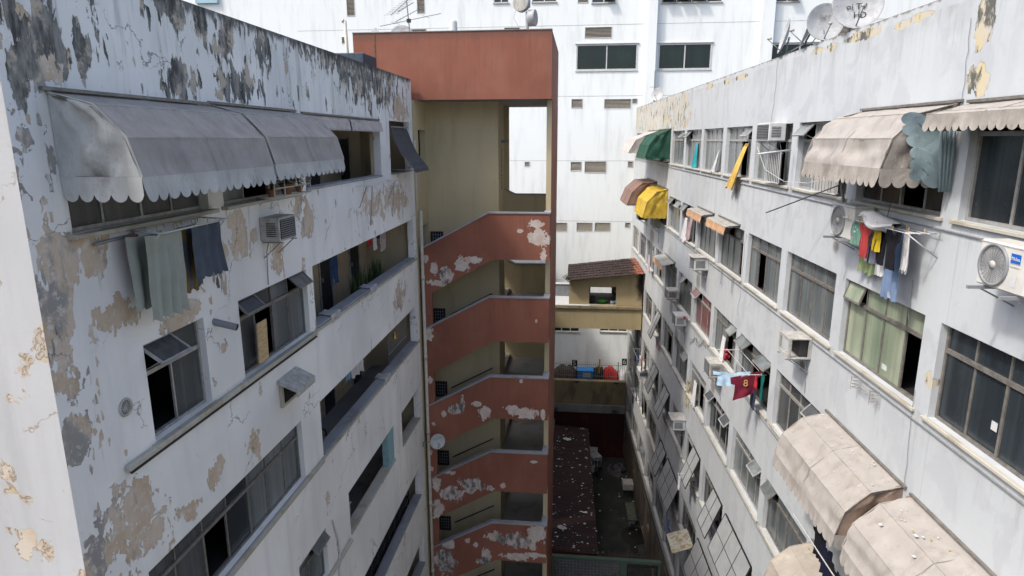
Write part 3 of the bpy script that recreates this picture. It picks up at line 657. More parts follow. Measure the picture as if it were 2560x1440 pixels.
for k in range(7):
    b = MB()
    if k < 7:
        pts = [(-5.50, tz(k, -3.70)), (-3.12, tz(k, -2.43)), (-1.05, tz(k, -2.43)), (-1.05, tz(k, -4.0)), (-2.98, tz(k, -4.0)), (-5.14, tz(k, -5.22)), (-5.50, tz(k, -5.42))]
        pts = [(s, max(z, GZ+.01)) for s, z in pts]
        prism(b, TF, pts, 0, -.15, M['red'])
        if tz(k+1, -3.70) > GZ: prism(b, TF, [(-5.5, tz(k, -5.42)), (-5.5, tz(k+1, -3.70)), (-5.15, tz(k+1, -3.70)+.187), (-5.15, tz(k, -5.226))], 0, -.15, M['red'])
        TF.box(b, -1.2, -1.052, -.62, -.15, tz(k, -4.0), tz(k, -2.435), M['red'])
        bo = b.build('parapet', TB)
        c = MB()
        prism(c, TF, [(-5.5, tz(k, -3.70)), (-5.5, tz(k, -3.64)), (-3.14, tz(k, -2.38)), (-1.24, tz(k, -2.38)), (-1.24, tz(k, -2.427)), (-3.12, tz(k, -2.427))], .025, -.19, M['cop'])
        TF.box(c, -1.38 if False else -1.25, -1.03, -.64, .025, tz(k, -2.427), tz(k, -2.375), M['cop'])
        c.build('coping', bo)
    # rear parapet, landing, flights
    r = MB()
    prism(r, TF, [(-5.4, tz(k, -.95)), (-2.75, tz(k, -2.22)), (-1.23, tz(k, -2.22)), (-1.23, tz(k, -3.8)), (-2.9, tz(k, -3.8)), (-5.4, tz(k, -2.5))], -5.1, -5.25, M['beige'])
    prism(r, TF, [(-5.4, tz(k, -.945)), (-5.4, tz(k, -.9)), (-2.74, tz(k, -2.17)), (-1.23, tz(k, -2.17)), (-1.23, tz(k, -2.215)), (-2.75, tz(k, -2.215))], -5.06, -5.28, M['cop'])
    r.build('rear_parapet', TB)
    l = MB(); zl = tz(k, -3.42)
    if zl > GZ:
        TF.box(l, -2.97, -1.225, -5.1, -.155, zl-.16, zl, M['conc']); l.build('landing', TB)
        st = MB(); n = 8
        for i in range(n):
            x1 = -2.97-i*.29; zz = zl-(i+1)*.162
            if zz-.3 > GZ: TF.box(st, x1-.29, x1, -1.6+.002, -.155, zz-.30, zz, M['conc'])
            zz2 = zl+i*.162+.162
            TF.box(st, x1-.29, x1, -5.09, -3.302, zz2-.30, zz2, M['conc'])
        st.build('stair_flight', TB)
    hr = MB(); hy = -1.56
    if k > 0:
        hr.tube([TF.p(-4.85, hy, tz(k, -3.52)), TF.p(-3.25, hy, tz(k, -2.66))], .025, M['drk'], 6); hr.build('handrail', TB)
    if tz(k, -3.72) > GZ+1:
        gr = MB(); z1 = tz(k, -3.28); z0 = z1-.62; x0, x1 = -5.5, -5.03
        TF.box(gr, x0+.03, x1-.03, -1.598, -1.59, z0+.03, z1-.03, M['void'])
        bar_rect(gr, TF, x0, x1, z0, z1, -1.6, -1.56, .05, K('dark maroon iron', (.05, .018, .018, 1), .6))
        for i in range(1, 5): TF.box(gr, x0+.094*i-.008, x0+.094*i+.008, -1.585, -1.57, z0+.05, z1-.05, M['gry'])
        for i in range(1, 5): TF.box(gr, x0+.05, x1-.05, -1.582, -1.573, z0+.124*i-.008, z0+.124*i+.008, M['gry'])
        gr.build('grille', TB)
wc = MB()
p0 = TF.px(1252, 455)[1]
wc.build  # writing painted down the edge of the core wall
EFR = FR((-2.975, 0, 0), (0, 1, 0), (1, 0, 0))
blk = K('faded black paint', (.05, .05, .05, 1), .8)
text('ROMARIO', .34, EFR.p(24.05, .003, -1.05), (0, 0, 1), (0, -1, 0), blk, TB)
e = MB(); EFR.box(e, 24.0, 24.25, .0, .14, -.12, -.02, M['gry']); e.tube([EFR.p(24.1, .14, -.07), EFR.p(24.1, .24, -.05)], .04, M['gry'], 8); e.build('lamp_bracket', TB)
d = MB(); yy = 21.43
xa = TF.px(1051, 520)[0]+.02
d.tube([TF.p(xa, .06, -2.35), TF.p(xa, .06, GZ+.1)], .055, M['pvc'], 10)
for z in [-4.6, -7.5, -10.4, -13.3, -16.2, -19]: d.tube([TF.p(xa, .06, z), TF.p(xa, .06, z-.14)], .07, M['pvc'], 10)
d.tube([TF.p(xa-.13, .06, .0), TF.p(xa-.13, .06, -2.9)], .04, M['pvc'], 8)
tag(d.build('downpipe', loc=TF.p(xa, .06, GZ)), 'cream plastic downpipe running down beside the red stair tower', 'pipe')

# ---------------------------------------------------------------- right building
RB = thing('apartment_building', 'long apartment block on the right with pale walls and rows of aluminium windows', 'building', RF.p(12, 0, -CZ))
C0, PB = 9.33, 3.02
FT = [.35-2.9*j for j in range(7)]; FS = [-1.09-2.9*j for j in range(7)]
def bay(k): return C0+PB*k+.2, C0+PB*(k+1)-.2
ops = []
for j in range(7):
    for k in range(-3, 11):
        a, b = bay(k); ops.append((a, b, FS[j], FT[j]))
gops = [(29.3, 30.2, GZ+.02, -19.6), (33.0, 33.9, GZ+.02, -19.7), (37.2, 38.0, -20.6, -19.7), (26.5, 27.4, GZ+.02, -19.6), (23.6, 24.8, -20.6, -19.7), (31.2, 32.1, -20.7, -19.7)]
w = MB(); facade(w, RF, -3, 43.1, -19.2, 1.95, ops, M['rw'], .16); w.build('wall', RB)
GW = plain_wall('stained ground floor plaster', (.17, .14, .105), 31, .25, (.10, .06, .04, 1), .46, .66)
w = MB(); facade(w, RF, -3, 43.1, GZ, -19.2, gops, GW, .16)
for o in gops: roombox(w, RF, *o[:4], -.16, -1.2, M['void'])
w.build('ground_floor_wall', RB)
w = MB(); RF.box(w, -2.99, 43.09, -14, -.012, .9, 1.15, M['roofc']); RF.box(w, -2.995, 43.095, -.22, -.003, 1.15, 1.947, M['rw'])
w.face([RF.p(43.1, 0, GZ), RF.p(43.1, -14, GZ), RF.p(43.1, -14, 1.95), RF.p(43.1, 0, 1.95)], M['rw'])
w.build('roof', RB)
w = MB()
for j in range(1, 7):
    w.tube([RF.p(3, .02, FS[j-1]-.17), RF.p(43, .02, FS[j-1]-.17)], .012, M['gry'], 4)
w.tube([RF.p(24, .05, -19.0), RF.p(43, .05, -19.05)], .035, M['drk'], 6)
w.build('cable', RB)
rnd = random.Random(5)
CFG = {  # (floor, bay): options
 (0, -1): dict(cols=3, tr=.2, glass='blue'), (0, 0): dict(cols=4, tr=None, glass='dark', gaps=(1,)), (0, 1): dict(cols=4, glass='mid', tops=(3,), gaps=(1,)),
 (0, 2): dict(cols=4, glass='mid', gaps=(1,)), (0, 3): dict(cols=4, glass='mid', gaps=(1,), glasses={2: 'grey'}), (0, 4): dict(cols=4, glass='mid'), (0, 5): dict(cols=4, glass='mid', tops=(3,), gaps=()), (0, 6): dict(cols=4, glass='grey', tops=(0,)),
 (1, -1): dict(cols=4, tr=.27, glass='blue', frame='alud'), (1, 0): dict(cols=4, tr=.27, glass='green', frame='alud', tops=(3,), ang=.3), (1, 1): dict(cols=4, glass='grey'), (1, 2): dict(cols=4, glass='grey'),
 (1, 3): dict(cols=4, glass='grey'), (1, 4): dict(cols=4, glass='grey'), (1, 5): dict(cols=3, glass='mid', gaps=(0,), tops=(2,)), (1, 6): dict(cols=3, glass='mid', tops=(0, 2)),
 (2, -1): dict(cols=4, glass='blue'), (2, 0): dict(cols=4, glass='grey'), (2, 1): dict(cols=4, glass='flute', tops=(0,), gaps=(1,)), (2, 2): dict(cols=3, glass='grey', tops=(0, 2), gaps=(0, 1), ang=.9), (2, 3): dict(cols=4, glass='mid', tops=(0,), ang=.9),
 (2, 4): dict(cols=3, glass='red', tops=(2,)), (2, 5): dict(cols=4, glass='grey'), (2, 6): dict(cols=3, glass='grey'), (2, 7): dict(cols=4, glass='mid', gaps=(2,)), (2, 8): dict(cols=3, glass='mid'),
 (3, 1): dict(cols=4, glass='grey', tops=(3,)), (3, 2): dict(cols=4, glass='grey', tops=(0,), ang=.9), (3, 3): dict(cols=4, glass='dark', tops=(0, 3), ang=.8), (3, 4): dict(cols=4, glass='mid', gaps=(1,)), (3, 5): dict(cols=3, glass='grey'), (3, 6): dict(cols=3, glass='grey', gaps=(1,)),
 (4, 3): dict(cols=4, glass='dark'), (4, 4): dict(cols=3, glass='grey', gaps=(1,)), (4, 5): dict(cols=3, glass='mid', gaps=(0,)), (4, 2): dict(cols=4, glass='grey', tops=(0,)),
}
SHUT = {(4, 4): (0, .42), (4, 3): (0, .42), (4, 2): (0, 1), (4, 6): (0, .5), (4, 7): (0, .5), (5, 3): (0, 1), (5, 5): (0, 1), (5, 6): (0, .55), (3, 7): (0, .4), (5, 2): (0, 1), (6, 3): (0, 1)}
for j in range(7):
    for k in range(-3, 11):
        a, b = bay(k)
        if k < -1 and j < 3 and k < -2: pass
        cfg = dict(cols=4 if k < 4 else 3, glass=rnd.choice(['grey', 'grey', 'mid', 'mid', 'dark', 'flute', 'cream']), frame=rnd.choice(['alu', 'alud']))
        if rnd.random() < .25: cfg['gaps'] = (rnd.choice([0, 1, 2]),)
        if rnd.random() < .3: cfg['tops'] = (rnd.choice([0, 2]),)
        cfg.update(CFG.get((j, k), {}))
        if (j, k) in SHUT: cfg['gaps'] = (1, 2); cfg['tops'] = ()
        wo = window(RB, RF, a, b, FS[j], FT[j], rec=.10, sl=.055, **cfg)
        if (j, k) in SHUT:
            p, q = SHUT[(j, k)]; sb = MB(); full = q-p > .9
            tilt_sash(sb, RF, a+(b-a)*p+.03, a+(b-a)*q, FS[j]+.12, FT[j]-.02, .02, .36, M['drk'], M['shut'], .022, 3 if full else 2, 2)
            so_ = sb.build('shutter', wo); so_['label'] = 'pale translucent shutter propped out from the top of the window'

# ---------------------------------------------------------------- white building behind
BF = plane(46.0)
WB = thing('office_building', 'tall bright white building behind with dark strip windows and louvred vents', 'building', (2, 46, 0))
def R4(u0, v0, u1, v1, fr=BF):
    a = fr.px(u0, (v0+v1)/2)[0]; b = fr.px(u1, (v0+v1)/2)[0]; c = fr.px((u0+u1)/2, v1)[1]; d = fr.px((u0+u1)/2, v0)[1]
    return a, b, c, d
wins = [R4(1440, 110, 1594, 176), R4(1645, 108, 1779, 174), R4(1917, 107, 2080, 172)]
topw = [R4(1655, -34, 1807, 6), R4(1480, -30, 1540, 7), R4(1940, -34, 2000, 4), R4(1234, -25, 1272, 7), R4(1330, -25, 1392, 5)]
loww = [R4(1382, 806, 1448, 829), R4(1500, 806, 1568, 829)]
LV = [(1462, 67, 1530, 96), (1444, -10, 1471, 8), (1428, 247, 1457, 271), (1510, 247, 1578, 272), (1580, 246, 1594, 260), (1426, 404, 1454, 428), (1461, 403, 1516, 433), (1569, 403, 1583, 419),
      (1385, 556, 1418, 579), (1441, 556, 1481, 579), (1486, 556, 1526, 579), (1562, 556, 1576, 570), (866, -10, 887, 41), (1042, -10, 1062, 34), (1028, 72, 1066, 90), (854, 92, 868, 110), (1260, 68, 1300, 90), (1311, 404, 1325, 417), (2095, 62, 2165, 92), (1418, 702, 1424, 728)]
lvr = [R4(*q) for q in LV]
w = MB(); facade(w, BF, -40, 40, GZ, 16, wins+topw+loww+lvr, M['white'], .22)
w.face([BF.p(-40, 0, 16), BF.p(40, 0, 16), BF.p(40, -16, 16), BF.p(-40, -16, 16)], M['white'])
w.build('wall', WB)
for u0, u1 in ((1614, 1638), (1893, 1925)):
    a = BF.px(u0, 150)[0]; b = BF.px(u1, 150)[0]
    w = MB(); BF.box(w, a, b, .002, .38, GZ, 15.9, M['white'], .02); w.build('pilaster', WB)
for i, q in enumerate(wins+topw+loww):
    a, b, c, d = [q[0]+.004, q[1]-.004, q[2]+.004, q[3]-.004]; f = MB()
    big = i < 3; nc = 2 if big else (4 if i == 3 else (3 if i > 7 else 2))
    bar_rect(f, BF, a, b, c, d, -.12, .03 if big else -.05, .09 if big else .05, M['wht'])
    if big: BF.box(f, a-.08, b+.08, .001, .09, d+.006, d+.07, M['wht'], .01); BF.box(f, a-.05, b+.05, .001, .06, c-.07, c-.008, M['wht'], .01)
    else: BF.box(f, a-.04, b+.04, .001, .07, c-.07, c-.008, M['cream'])
    for m in range(1, nc): s = a+(b-a)*m/nc; BF.box(f, s-.035, s+.035, -.11, .0 if big else -.06, c+.05, d-.05, M['wht'])
    fo = f.build('window', WB); p = MB(); BF.box(p, a+.02, b-.02, -.09, -.08, c+.02, d-.02, G['teal'] if big else G['dark']); p.build('pane', fo); rd = MB(); roombox(rd, BF, *q, -.22, -.9, M['void']); rd.build('room_interior', fo)
    if 3 <= i < 6:
        for m in ((0, 1, 2) if i == 3 else (1,)):
            sm = MB(); s0 = a+(b-a)*m/nc; tilt_sash(sm, BF, s0+.05, s0+(b-a)/nc*.85, c+.05, d-.3, .0, .7, M['wht'], G['mid'], .04); sm.build('sash', fo)
for q in lvr:
    a, b, c, d = [q[0]+.003, q[1]-.003, q[2]+.003, q[3]-.003]; f = MB()
    bar_rect(f, BF, a, b, c, d, -.15, .02, .035, M['wht'])
    n = max(3, int((d-c)/.085))
    for i in range(n):
        z = c+.04+(d-c-.07)*i/n
        f.box8([BF.p(a+.03, -.13, z+.045), BF.p(b-.03, -.13, z+.045), BF.p(b-.03, -.01, z), BF.p(a+.03, -.01, z), BF.p(a+.03, -.13, z+.06), BF.p(b-.03, -.13, z+.06), BF.p(b-.03, -.01, z+.015), BF.p(a+.03, -.01, z+.015)], M['pvc'])
    roombox(f, BF, *q, -.22, -.6, M['void']); f.build('louvre', WB)
w = MB()
for z in (BF.px(1500, 62)[1], BF.px(1500, 240)[1], BF.px(1500, 402)[1], BF.px(1500, 553)[1], BF.px(1430, 700)[1]):
    BF.box(w, -20, 20, 0, .006, z-.012, z+.012, M['gry'] if False else M['wdirt'])
w.build('joint_strip', WB)
bq = R4(490, -30, 545, 9); w = MB(); BF.box(w, *bq[:2], .002, .2, bq[2], bq[3], K('pale blue corrugated sheet', (.35, .5, .58, 1), .5, .15)); w.build('blue_panel', WB)

# ---------------------------------------------------------------- beige link building with tiled roof
YB = 36.9; KF = plane(YB)
KB = thing('link_building', 'small yellowish beige lean-to with a tiled roof bridging to the right block', 'building', (1.4, YB, 0))
def KP(u, v, n=0): return KF.px(u, v, n)
xl = -6.0; xr = 3.62
zt, zb = KP(1500, 772)[1], KP(1500, 822)[1]
w = MB(); KF.box(w, xl, xr, -3.4, 0, zb, zt, M['beige2']); KF.box(w, xl, xr, -3.4, .1, zt+.003, zt+.17, M['moss'], .015)
KF.box(w, xl, .62*(1.0), -3.0, .105, zt+.175, zt+.21, M['wht'])
w.build('floor_beam', KB)
a0 = KP(1423, 720, -.15)[0]; wz0 = zt+.21; q = R4(1473, 717, 1540, 765, FR((0, YB+.15, 0), (1, 0, 0), (0, -1, 0)))
KW = FR((0, YB+.15, 0), (1, 0, 0), (0, -1, 0)); KR = FR((0, YB+3.2, 0), (1, 0, 0), (0, -1, 0))
ze0 = KP(1423, 706)[1]; ze1 = KP(1600, 688)[1]
w = MB()
qo = (q[0], q[1], max(q[2], wz0+.02), q[3])
facade(w, KW, a0, xr, wz0-.03, ze0-.12, [qo], M['soot'], .15)
w.face([KW.p(a0, 0, ze0-.12), KW.p(xr, 0, ze0-.12), KW.p(xr, 0, ze1+.07), KW.p(a0, 0, ze0+.05)], M['soot'])
w.face([KW.p(a0, 0, wz0), KW.p(a0, -3, wz0), KW.p(a0, -3, ze0+.3), KW.p(a0, 0, ze0)], M['conc'])
rq = R4(1476, 718, 1529, 737, KR)
facade(w, KR, a0, xr, wz0-.03, ze0+.2, [rq], M['beige2'], .1)
KF.box(w, a0+.02, xr-.02, -3.0, -.2, wz0-.02, wz0+.02, M['drk'])
w.build('wall', KB)
w = MB(); KF.box(w, qo[0]-.05, qo[1]+.03, -.15, -.07, qo[2]-.09, qo[2]-.004, M['cream']); w.build('sill', KB)
TILE = NT('weathered roof tiles'); tp = TILE.pos()
tc = TILE.mix(TILE.step(TILE.noise(tp, 2.5, 7, .65), .35, .65), (.018, .0125, .012, 1), (.040, .024, .021, 1))
tc = TILE.mix(TILE.step(TILE.math('ADD', TILE.sep(tp)[0], TILE.math('MULTIPLY', TILE.noise(tp, 1.6, 6, .6), 1.6)), 3.75, 4.05), tc, (.20, .075, .045, 1))
tc = TILE.mix(TILE.step(TILE.noise(tp, 11, 5, .6), .70, .73), tc, (.4, .38, .35, 1))
M['tile'] = TILE.out(tc, .9, TILE.bump(TILE.noise(tp, 5, 5), .03, 1))
w = MB(); nt = 22
L0 = V(KF.p(KP(1418, 703, .35)[0], .35, KP(1418, 703, .35)[1])); L1 = V(KF.p(xr+.06, .35, KP(1612, 686, .35)[1]))
B0 = L0+V((-.02, 3.4, .30)); B1 = L1+V((-.3, 3.4, .30))
for r in range(7):
    for c in range(nt):
        def q4(u, v): return (L0*(1-u)+L1*u)*(1-v)+(B0*(1-u)+B1*u)*v
        u0, u1, v0, v1 = c/nt, (c+1)/nt, r/7, (r+1)/7+.03
        j = V((0, 0, rnd.uniform(0, .015)))
        A = [q4(u0, v0)+j+V((0, 0, .04)), q4(u1, v0)+j+V((0, 0, .04)), q4(u1, v1)+j, q4(u0, v1)+j]
        md = [(A[0]+A[1])/2+V((0, 0, .025)), (A[3]+A[2])/2+V((0, 0, .025))]
        for (p, s) in (((A[0], A[3]), (md[0], md[1])), ((md[0], md[1]), (A[1], A[2]))):
            w.box8([p[0]-V((0, 0, .03)), s[0]-V((0, 0, .03)), s[1]-V((0, 0, .03)), p[1]-V((0, 0, .03)), p[0], s[0], s[1], p[1]], M['tile'])
w.build('tiled_roof', KB)
bq = (xl, a0, KP(1400, 757, -1.2)[1], KP(1400, 735, -1.2)[1])
w = MB(); KF.box(w, bq[0], bq[1]-.01, -2.3, -2.1, wz0, wz0+.75, M['gry']); KF.box(w, bq[0], bq[1]-.01, -2.35, -2.05, wz0+.755, wz0+.8, M['wht']); w.build('balcony_rail', KB)
# rear block continuing behind the tower: it keeps the low sun off the foot of the yard
HB = thing('rear_block', 'rear apartment block continuing behind the red stair tower', 'building', (-5.65, 27, 0))
HF = FR((-5.65, 0, 0), (0, 1, 0), (1, 0, 0)); hops = [(27.6+3*i, 30.1+3*i, -5.3-2.9*j, -3.9-2.9*j) for i in range(5) for j in range(6)]
w = MB(); facade(w, HF, 26.95, 44.5, GZ, -3.2, hops, M['ew'], .15); HF.box(w, 26.951, 44.5, -10, -.16, -3.8, -3.7, M['roofc']); HF.box(w, 26.951, 44.5, -.16, -.003, -3.75, -3.21, M['ew'])
w.face([HF.p(26.95, 0, GZ), HF.p(26.95, -10, GZ), HF.p(26.95, -10, -3.2), HF.p(26.95, 0, -3.2)], M['ew']); w.build('wall', HB)
for o in hops:
    w = MB(); bar_rect(w, HF, *[o[0]+.003, o[1]-.003, o[2]+.003, o[3]-.003], -.12, -.06, .05, M['alu']); HF.box(w, o[0]+1.22, o[0]+1.27, -.11, -.07, o[2]+.05, o[3]-.05, M['alu']); wo = w.build('window', HB)
    w = MB(); HF.box(w, o[0]+.01, o[1]-.01, -.10, -.09, o[2]+.01, o[3]-.01, G['grey']); w.build('pane', wo)
# ---------------------------------------------------------------- retaining wall, shed, green wall
YR = 42.3; QF = plane(YR)
z1, z2, z3 = QF.px(1480, 953)[1], QF.px(1480, 1011)[1], QF.px(1480, 1031)[1]
w = MB(); QF.box(w, -14, 3.32, -.4, 0, z2, z1, M['moss'], .02)
for u in (1442, 1540):
    s = QF.px(u, 955)[0]; prism(w, QF, [(s-.22, z1+.01), (s+.22, z1+.01), (s, z1-.14)], .01, .16, M['drk'])
QF.box(w, -14, 3.3, -.4, .10, z3, z2-.003, M['conc'], .02)
QF.box(w, -14, 3.3, -.4, -.1, GZ, z3-.003, M['darkred'])
tag(w.build('retaining_wall', loc=(0, YR, 0)), 'mould stained beige retaining wall closing the far end of the dark yard', 'wall')
sh = thing('shed', 'long shed with a dark red corrugated roof littered with flakes of paint', 'shed', (-.3, 34, 0))
CR = NT('dark red corrugated sheet'); p = CR.pos()
cc = CR.mix(CR.step(CR.noise(p, 1.2, 6, .6), .35, .65), (.022, .007, .006, 1), (.036, .011, .009, 1)); cc = CR.mix(CR.step(CR.noise(CR.scale(p, (.3, 9, 1)), 1.5, 3, .6), .5, .6), cc, (.012, .005, .0045, 1))
M['corrug'] = CR.out(cc, .65)
za = -19.4
w = MB(); ys = 27.55; ye = 41.4
def shp(u, v):
    x0, x1 = -1.52, 1.15-.35*v; x = x0+(x1-x0)*u; y = ys+(ye-ys)*v
    return V((x, y, CZ+za+.16*(1-u)+.03*math.sin(v*92*2*math.pi)))
w.grid(shp, 2, 660, M['corrug'], True)
w.build('roof', sh)
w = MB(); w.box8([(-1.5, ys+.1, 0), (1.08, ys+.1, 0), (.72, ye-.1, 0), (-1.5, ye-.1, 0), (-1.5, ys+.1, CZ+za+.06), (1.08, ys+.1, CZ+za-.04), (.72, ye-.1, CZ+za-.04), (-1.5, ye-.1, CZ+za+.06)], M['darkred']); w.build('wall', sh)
w = MB(); w.box8([(-1.75, 27.4, 0), (-1.54, 27.4, 0), (-1.54, 42.2, 0), (-1.75, 42.2, 0), (-1.75, 27.4, CZ+za+.25), (-1.54, 27.4, CZ+za+.25), (-1.54, 42.2, CZ+za+.25), (-1.75, 42.2, CZ+za+.25)], M['conc'])
tag(w.build('side_wall', loc=(-1.6, 34, 0)), 'narrow grey wall top between the shed roof and the stair tower', 'wall')
YG = 27.3; GF = plane(YG)
gz = GF.px(1500, 1397)[1]; gx0, gx1 = GF.px(1378, 1400)[0], GF.px(1652, 1410)[0]
gw = thing('garden_wall', 'grey green wall with pierced concrete blocks and a barred gate at the bottom of the yard', 'wall', (1.5, YG, 0))
w = MB(); GF.box(w, gx0, gx1, -.2, 0, gz-.16, gz, M['green'], .01)
g0, g1 = GF.px(1386, 1425)[0], GF.px(1549, 1425)[0]; d0, d1 = GF.px(1567, 1425)[0], GF.px(1645, 1425)[0]
GF.box(w, gx0, g0, -.2, 0, GZ, gz-.163, M['green']); GF.box(w, g1, d0, -.2, 0, GZ, gz-.163, M['green']); GF.box(w, d1, gx1, -.2, 0, GZ, gz-.163, M['green'])
GF.box(w, g0, g1, -.2, 0, GZ, gz-1.6, M['green']); w.build('frame', gw)
w = MB(); cs = .16; nx = int((g1-g0)/cs); bw_ = (g1-g0)/nx
for i in range(nx):
    for j in range(9):
        cx, cz = g0+(i+.5)*bw_, gz-.163-(j+.5)*.16
        for a in (0, 60, 120):
            r = math.radians(a+ (30 if (i+j) % 2 else 0)); u = GF.s*math.cos(r)+V((0, 0, math.sin(r))); vv = GF.s*-math.sin(r)+V((0, 0, math.cos(r)))
            w.obox(GF.p(cx, -.1, cz), u*.085, GF.n*.05, vv*.011, M['conc'])
bb_ = w.build('pierced_blocks', gw)
w = MB()
for i in range(13): s = d0+.05+(d1-d0-.1)*i/12; w.tube([GF.p(s, -.08, GZ+.05), GF.p(s, -.08, gz-.34)], .014, M['drk'], 6)
GF.box(w, d0+.01, d1-.01, -.11, -.05, gz-.36, gz-.31, M['drk']); GF.box(w, d0+.01, d0+.05, -.11, -.05, GZ, gz-.31, M['drk']); GF.box(w, d1-.05, d1-.01, -.11, -.05, GZ, gz-.31, M['drk']); w.build('gate', gw)
w = MB()
for i in range(44):
    s = gx0+.1+(gx1-gx0-.5)*i/43; w.tube([GF.p(s, -.1, gz), GF.p(s+.02*math.sin(i*3), -.1, gz+.42+.04*math.sin(i*5))], .008, M['rust'], 4)
GF.box(w, gx0+.1, gx1-.4, -.105, -.095, gz+.2, gz+.21, M['rust']); w.build('spikes', gw)
# ---------------------------------------------------------------- builders for things
def sx(fr, u, v, s):
    """point of the view ray through (u, v) on the cross plane at s: (n, z)"""
    d = FWD*F_PX + RT*(u-1280) - UP*(v-720)
    q = d*(s/d.dot(fr.s)) if True else d
    return (q-V((fr.o.x, fr.o.y, 0))).dot(fr.n), q.z
PROF = [(0, 0), (.5, -.13), (.83, -.47), (.95, -.88)]
def awning(fr, s0, s1, z0, prof, val, mat, label, cat='awning', group=None, ends=True, scw=.17, seed=0, sag=.012, rail=M['alud'], side=None, emat=None, valmat=None, name='awning', trim=True):
    valmat = valmat or mat; emat = emat or mat
    t = thing(name, label, cat, fr.p((s0+s1)/2, 0, z0), group)
    ns = max(8, int((s1-s0)/.08)); sub = 4; pr = []
    for i in range(len(prof)-1):
        for j in range(sub): pr.append(((prof[i][0]*(sub-j)+prof[i+1][0]*j)/sub, (prof[i][1]*(sub-j)+prof[i+1][1]*j)/sub, j/sub))
    pr.append((prof[-1][0], prof[-1][1], 0))
    m = MB(); bays = max(1, round((s1-s0)/1.3))
    for i in range(len(prof)-1):
        a, b = prof[i], prof[i+1]; L = math.hypot(b[0]-a[0], b[1]-a[1]); nx, nz = -(b[1]-a[1])/L, (b[0]-a[0])/L
        def fn(u, v, a=a, b=b, i=i):
            s = s0+(s1-s0)*u; k = math.sin(math.pi*v)
            w = k*(mnoise.noise(V((s*1.3+seed, v*1.6+i, seed)))*sag*2.2 + mnoise.noise(V((s*4+seed, v*3+s*2+i, 3)))*sag*.9)
            w += -.018*k*abs(math.sin(math.pi*(s-s0)*bays/(s1-s0)))
            return fr.p(s, a[0]+(b[0]-a[0])*v+.004+nx*w, z0+a[1]+(b[1]-a[1])*v+nz*w)
        m.grid(fn, ns, 7, mat, True)
        if i: m.tube([fn(q/ns, 0)+V((0, 0, .002)) for q in range(ns+1)], .007, valmat, 4, False)
    for q in range(1, bays):
        u = q/bays
        for i in range(len(prof)-1):
            a, b = prof[i], prof[i+1]; s = s0+(s1-s0)*u
            m.tube([fr.p(s, a[0]+.010, z0+a[1]+.006), fr.p(s, b[0]+.010, z0+b[1]+.006)], .005, valmat, 4, False)
    co = m.build('canopy', t)
    if ends:
        for s, sg in ((s0, -1), (s1, 1)):
            e = MB()
            def en(u, v):
                k = v*(len(pr)-1); i = min(int(k), len(pr)-2); f = k-i
                n, z = pr[i][0]*(1-f)+pr[i+1][0]*f, pr[i][1]*(1-f)+pr[i+1][1]*f
                a, b = (.004, z0+prof[-1][1]*v*v*(1 if v > .01 else 1)), (n, z0+z)
                w = math.sin(u*math.pi)*(mnoise.noise(V((u*3.2+seed*3, v*4.5, seed+sg)))*.10 + .035*math.sin((u*1.6+v*3.1)*5+seed) + .022*abs(math.sin((u*5-v*4)*2.2+seed*2)))
                return fr.p(s-sg*.01+w*.75, a[0]*(1-u)+b[0]*u+.002, a[1]*(1-u)+b[1]*u)
            e.grid(en, 22, len(pr)-1, emat, True); e.tube([fr.p(s-sg*.006, n+.008, z0+z+.002) for n, z in prof], .008, valmat, 5, False); e.build('end_panel', t)
    v_ = MB(); n1, z1 = prof[-1]
    segs = []
    if ends: segs.append(((s0, .01), (s0, n1)))
    segs.append(((s0, n1), (s1, n1)))
    if ends: segs.append(((s1, n1), (s1, .01)))
    tr = MB()
    for (a, b) in segs:
        L = math.hypot(b[0]-a[0], b[1]-a[1]); nsc = max(1, round(L/scw)); nn = nsc*8
        def vf(u, v):
            s, n = a[0]+(b[0]-a[0])*u, a[1]+(b[1]-a[1])*u
            dep = val*(.70+.30*abs(math.sin(math.pi*u*nsc))**.55)
            w = .012*math.sin(u*L*9+seed)+.014*mnoise.noise(V((u*L*3, v*2, seed)))
            dn = (w+.03*v) if a[1] == b[1] else 0; ds = w if a[1] != b[1] else 0
            return fr.p(s+ds*v, n+.003+dn*v, z0+z1-dep*v)
        v_.grid(vf, nn, 3, valmat, True)
        if trim: tr.tube([vf(i/nn, 1) for i in range(nn+1)], .006, valmat, 4, False)
    v_.build('valance', t)
    fb = MB()
    fr.box(fb, s0-.08, s1+.05, .003, .045, z0+.012, z0+.05, rail)
    for n, z in prof[1:]: fb.tube([fr.p(s0+.015, n-.012, z0+z-.03), fr.p(s1-.015, n-.012, z0+z-.03)], .013, rail, 6)
    for s in ([s0+.02, s1-.02] if s1-s0 < 2.2 else [s0+.02, (s0+s1)/2, s1-.02]):
        fb.tube([fr.p(s, .02, z0+prof[-1][1])]+[fr.p(s, n-.012, z0+z-.02) for n, z in prof[::-1]][:1], .012, rail, 6)
        fb.tube([fr.p(s, n-.012+.0, z0+z-.03) for n, z in prof], .011, rail, 6)
    fb.build('frame', t)
    return t
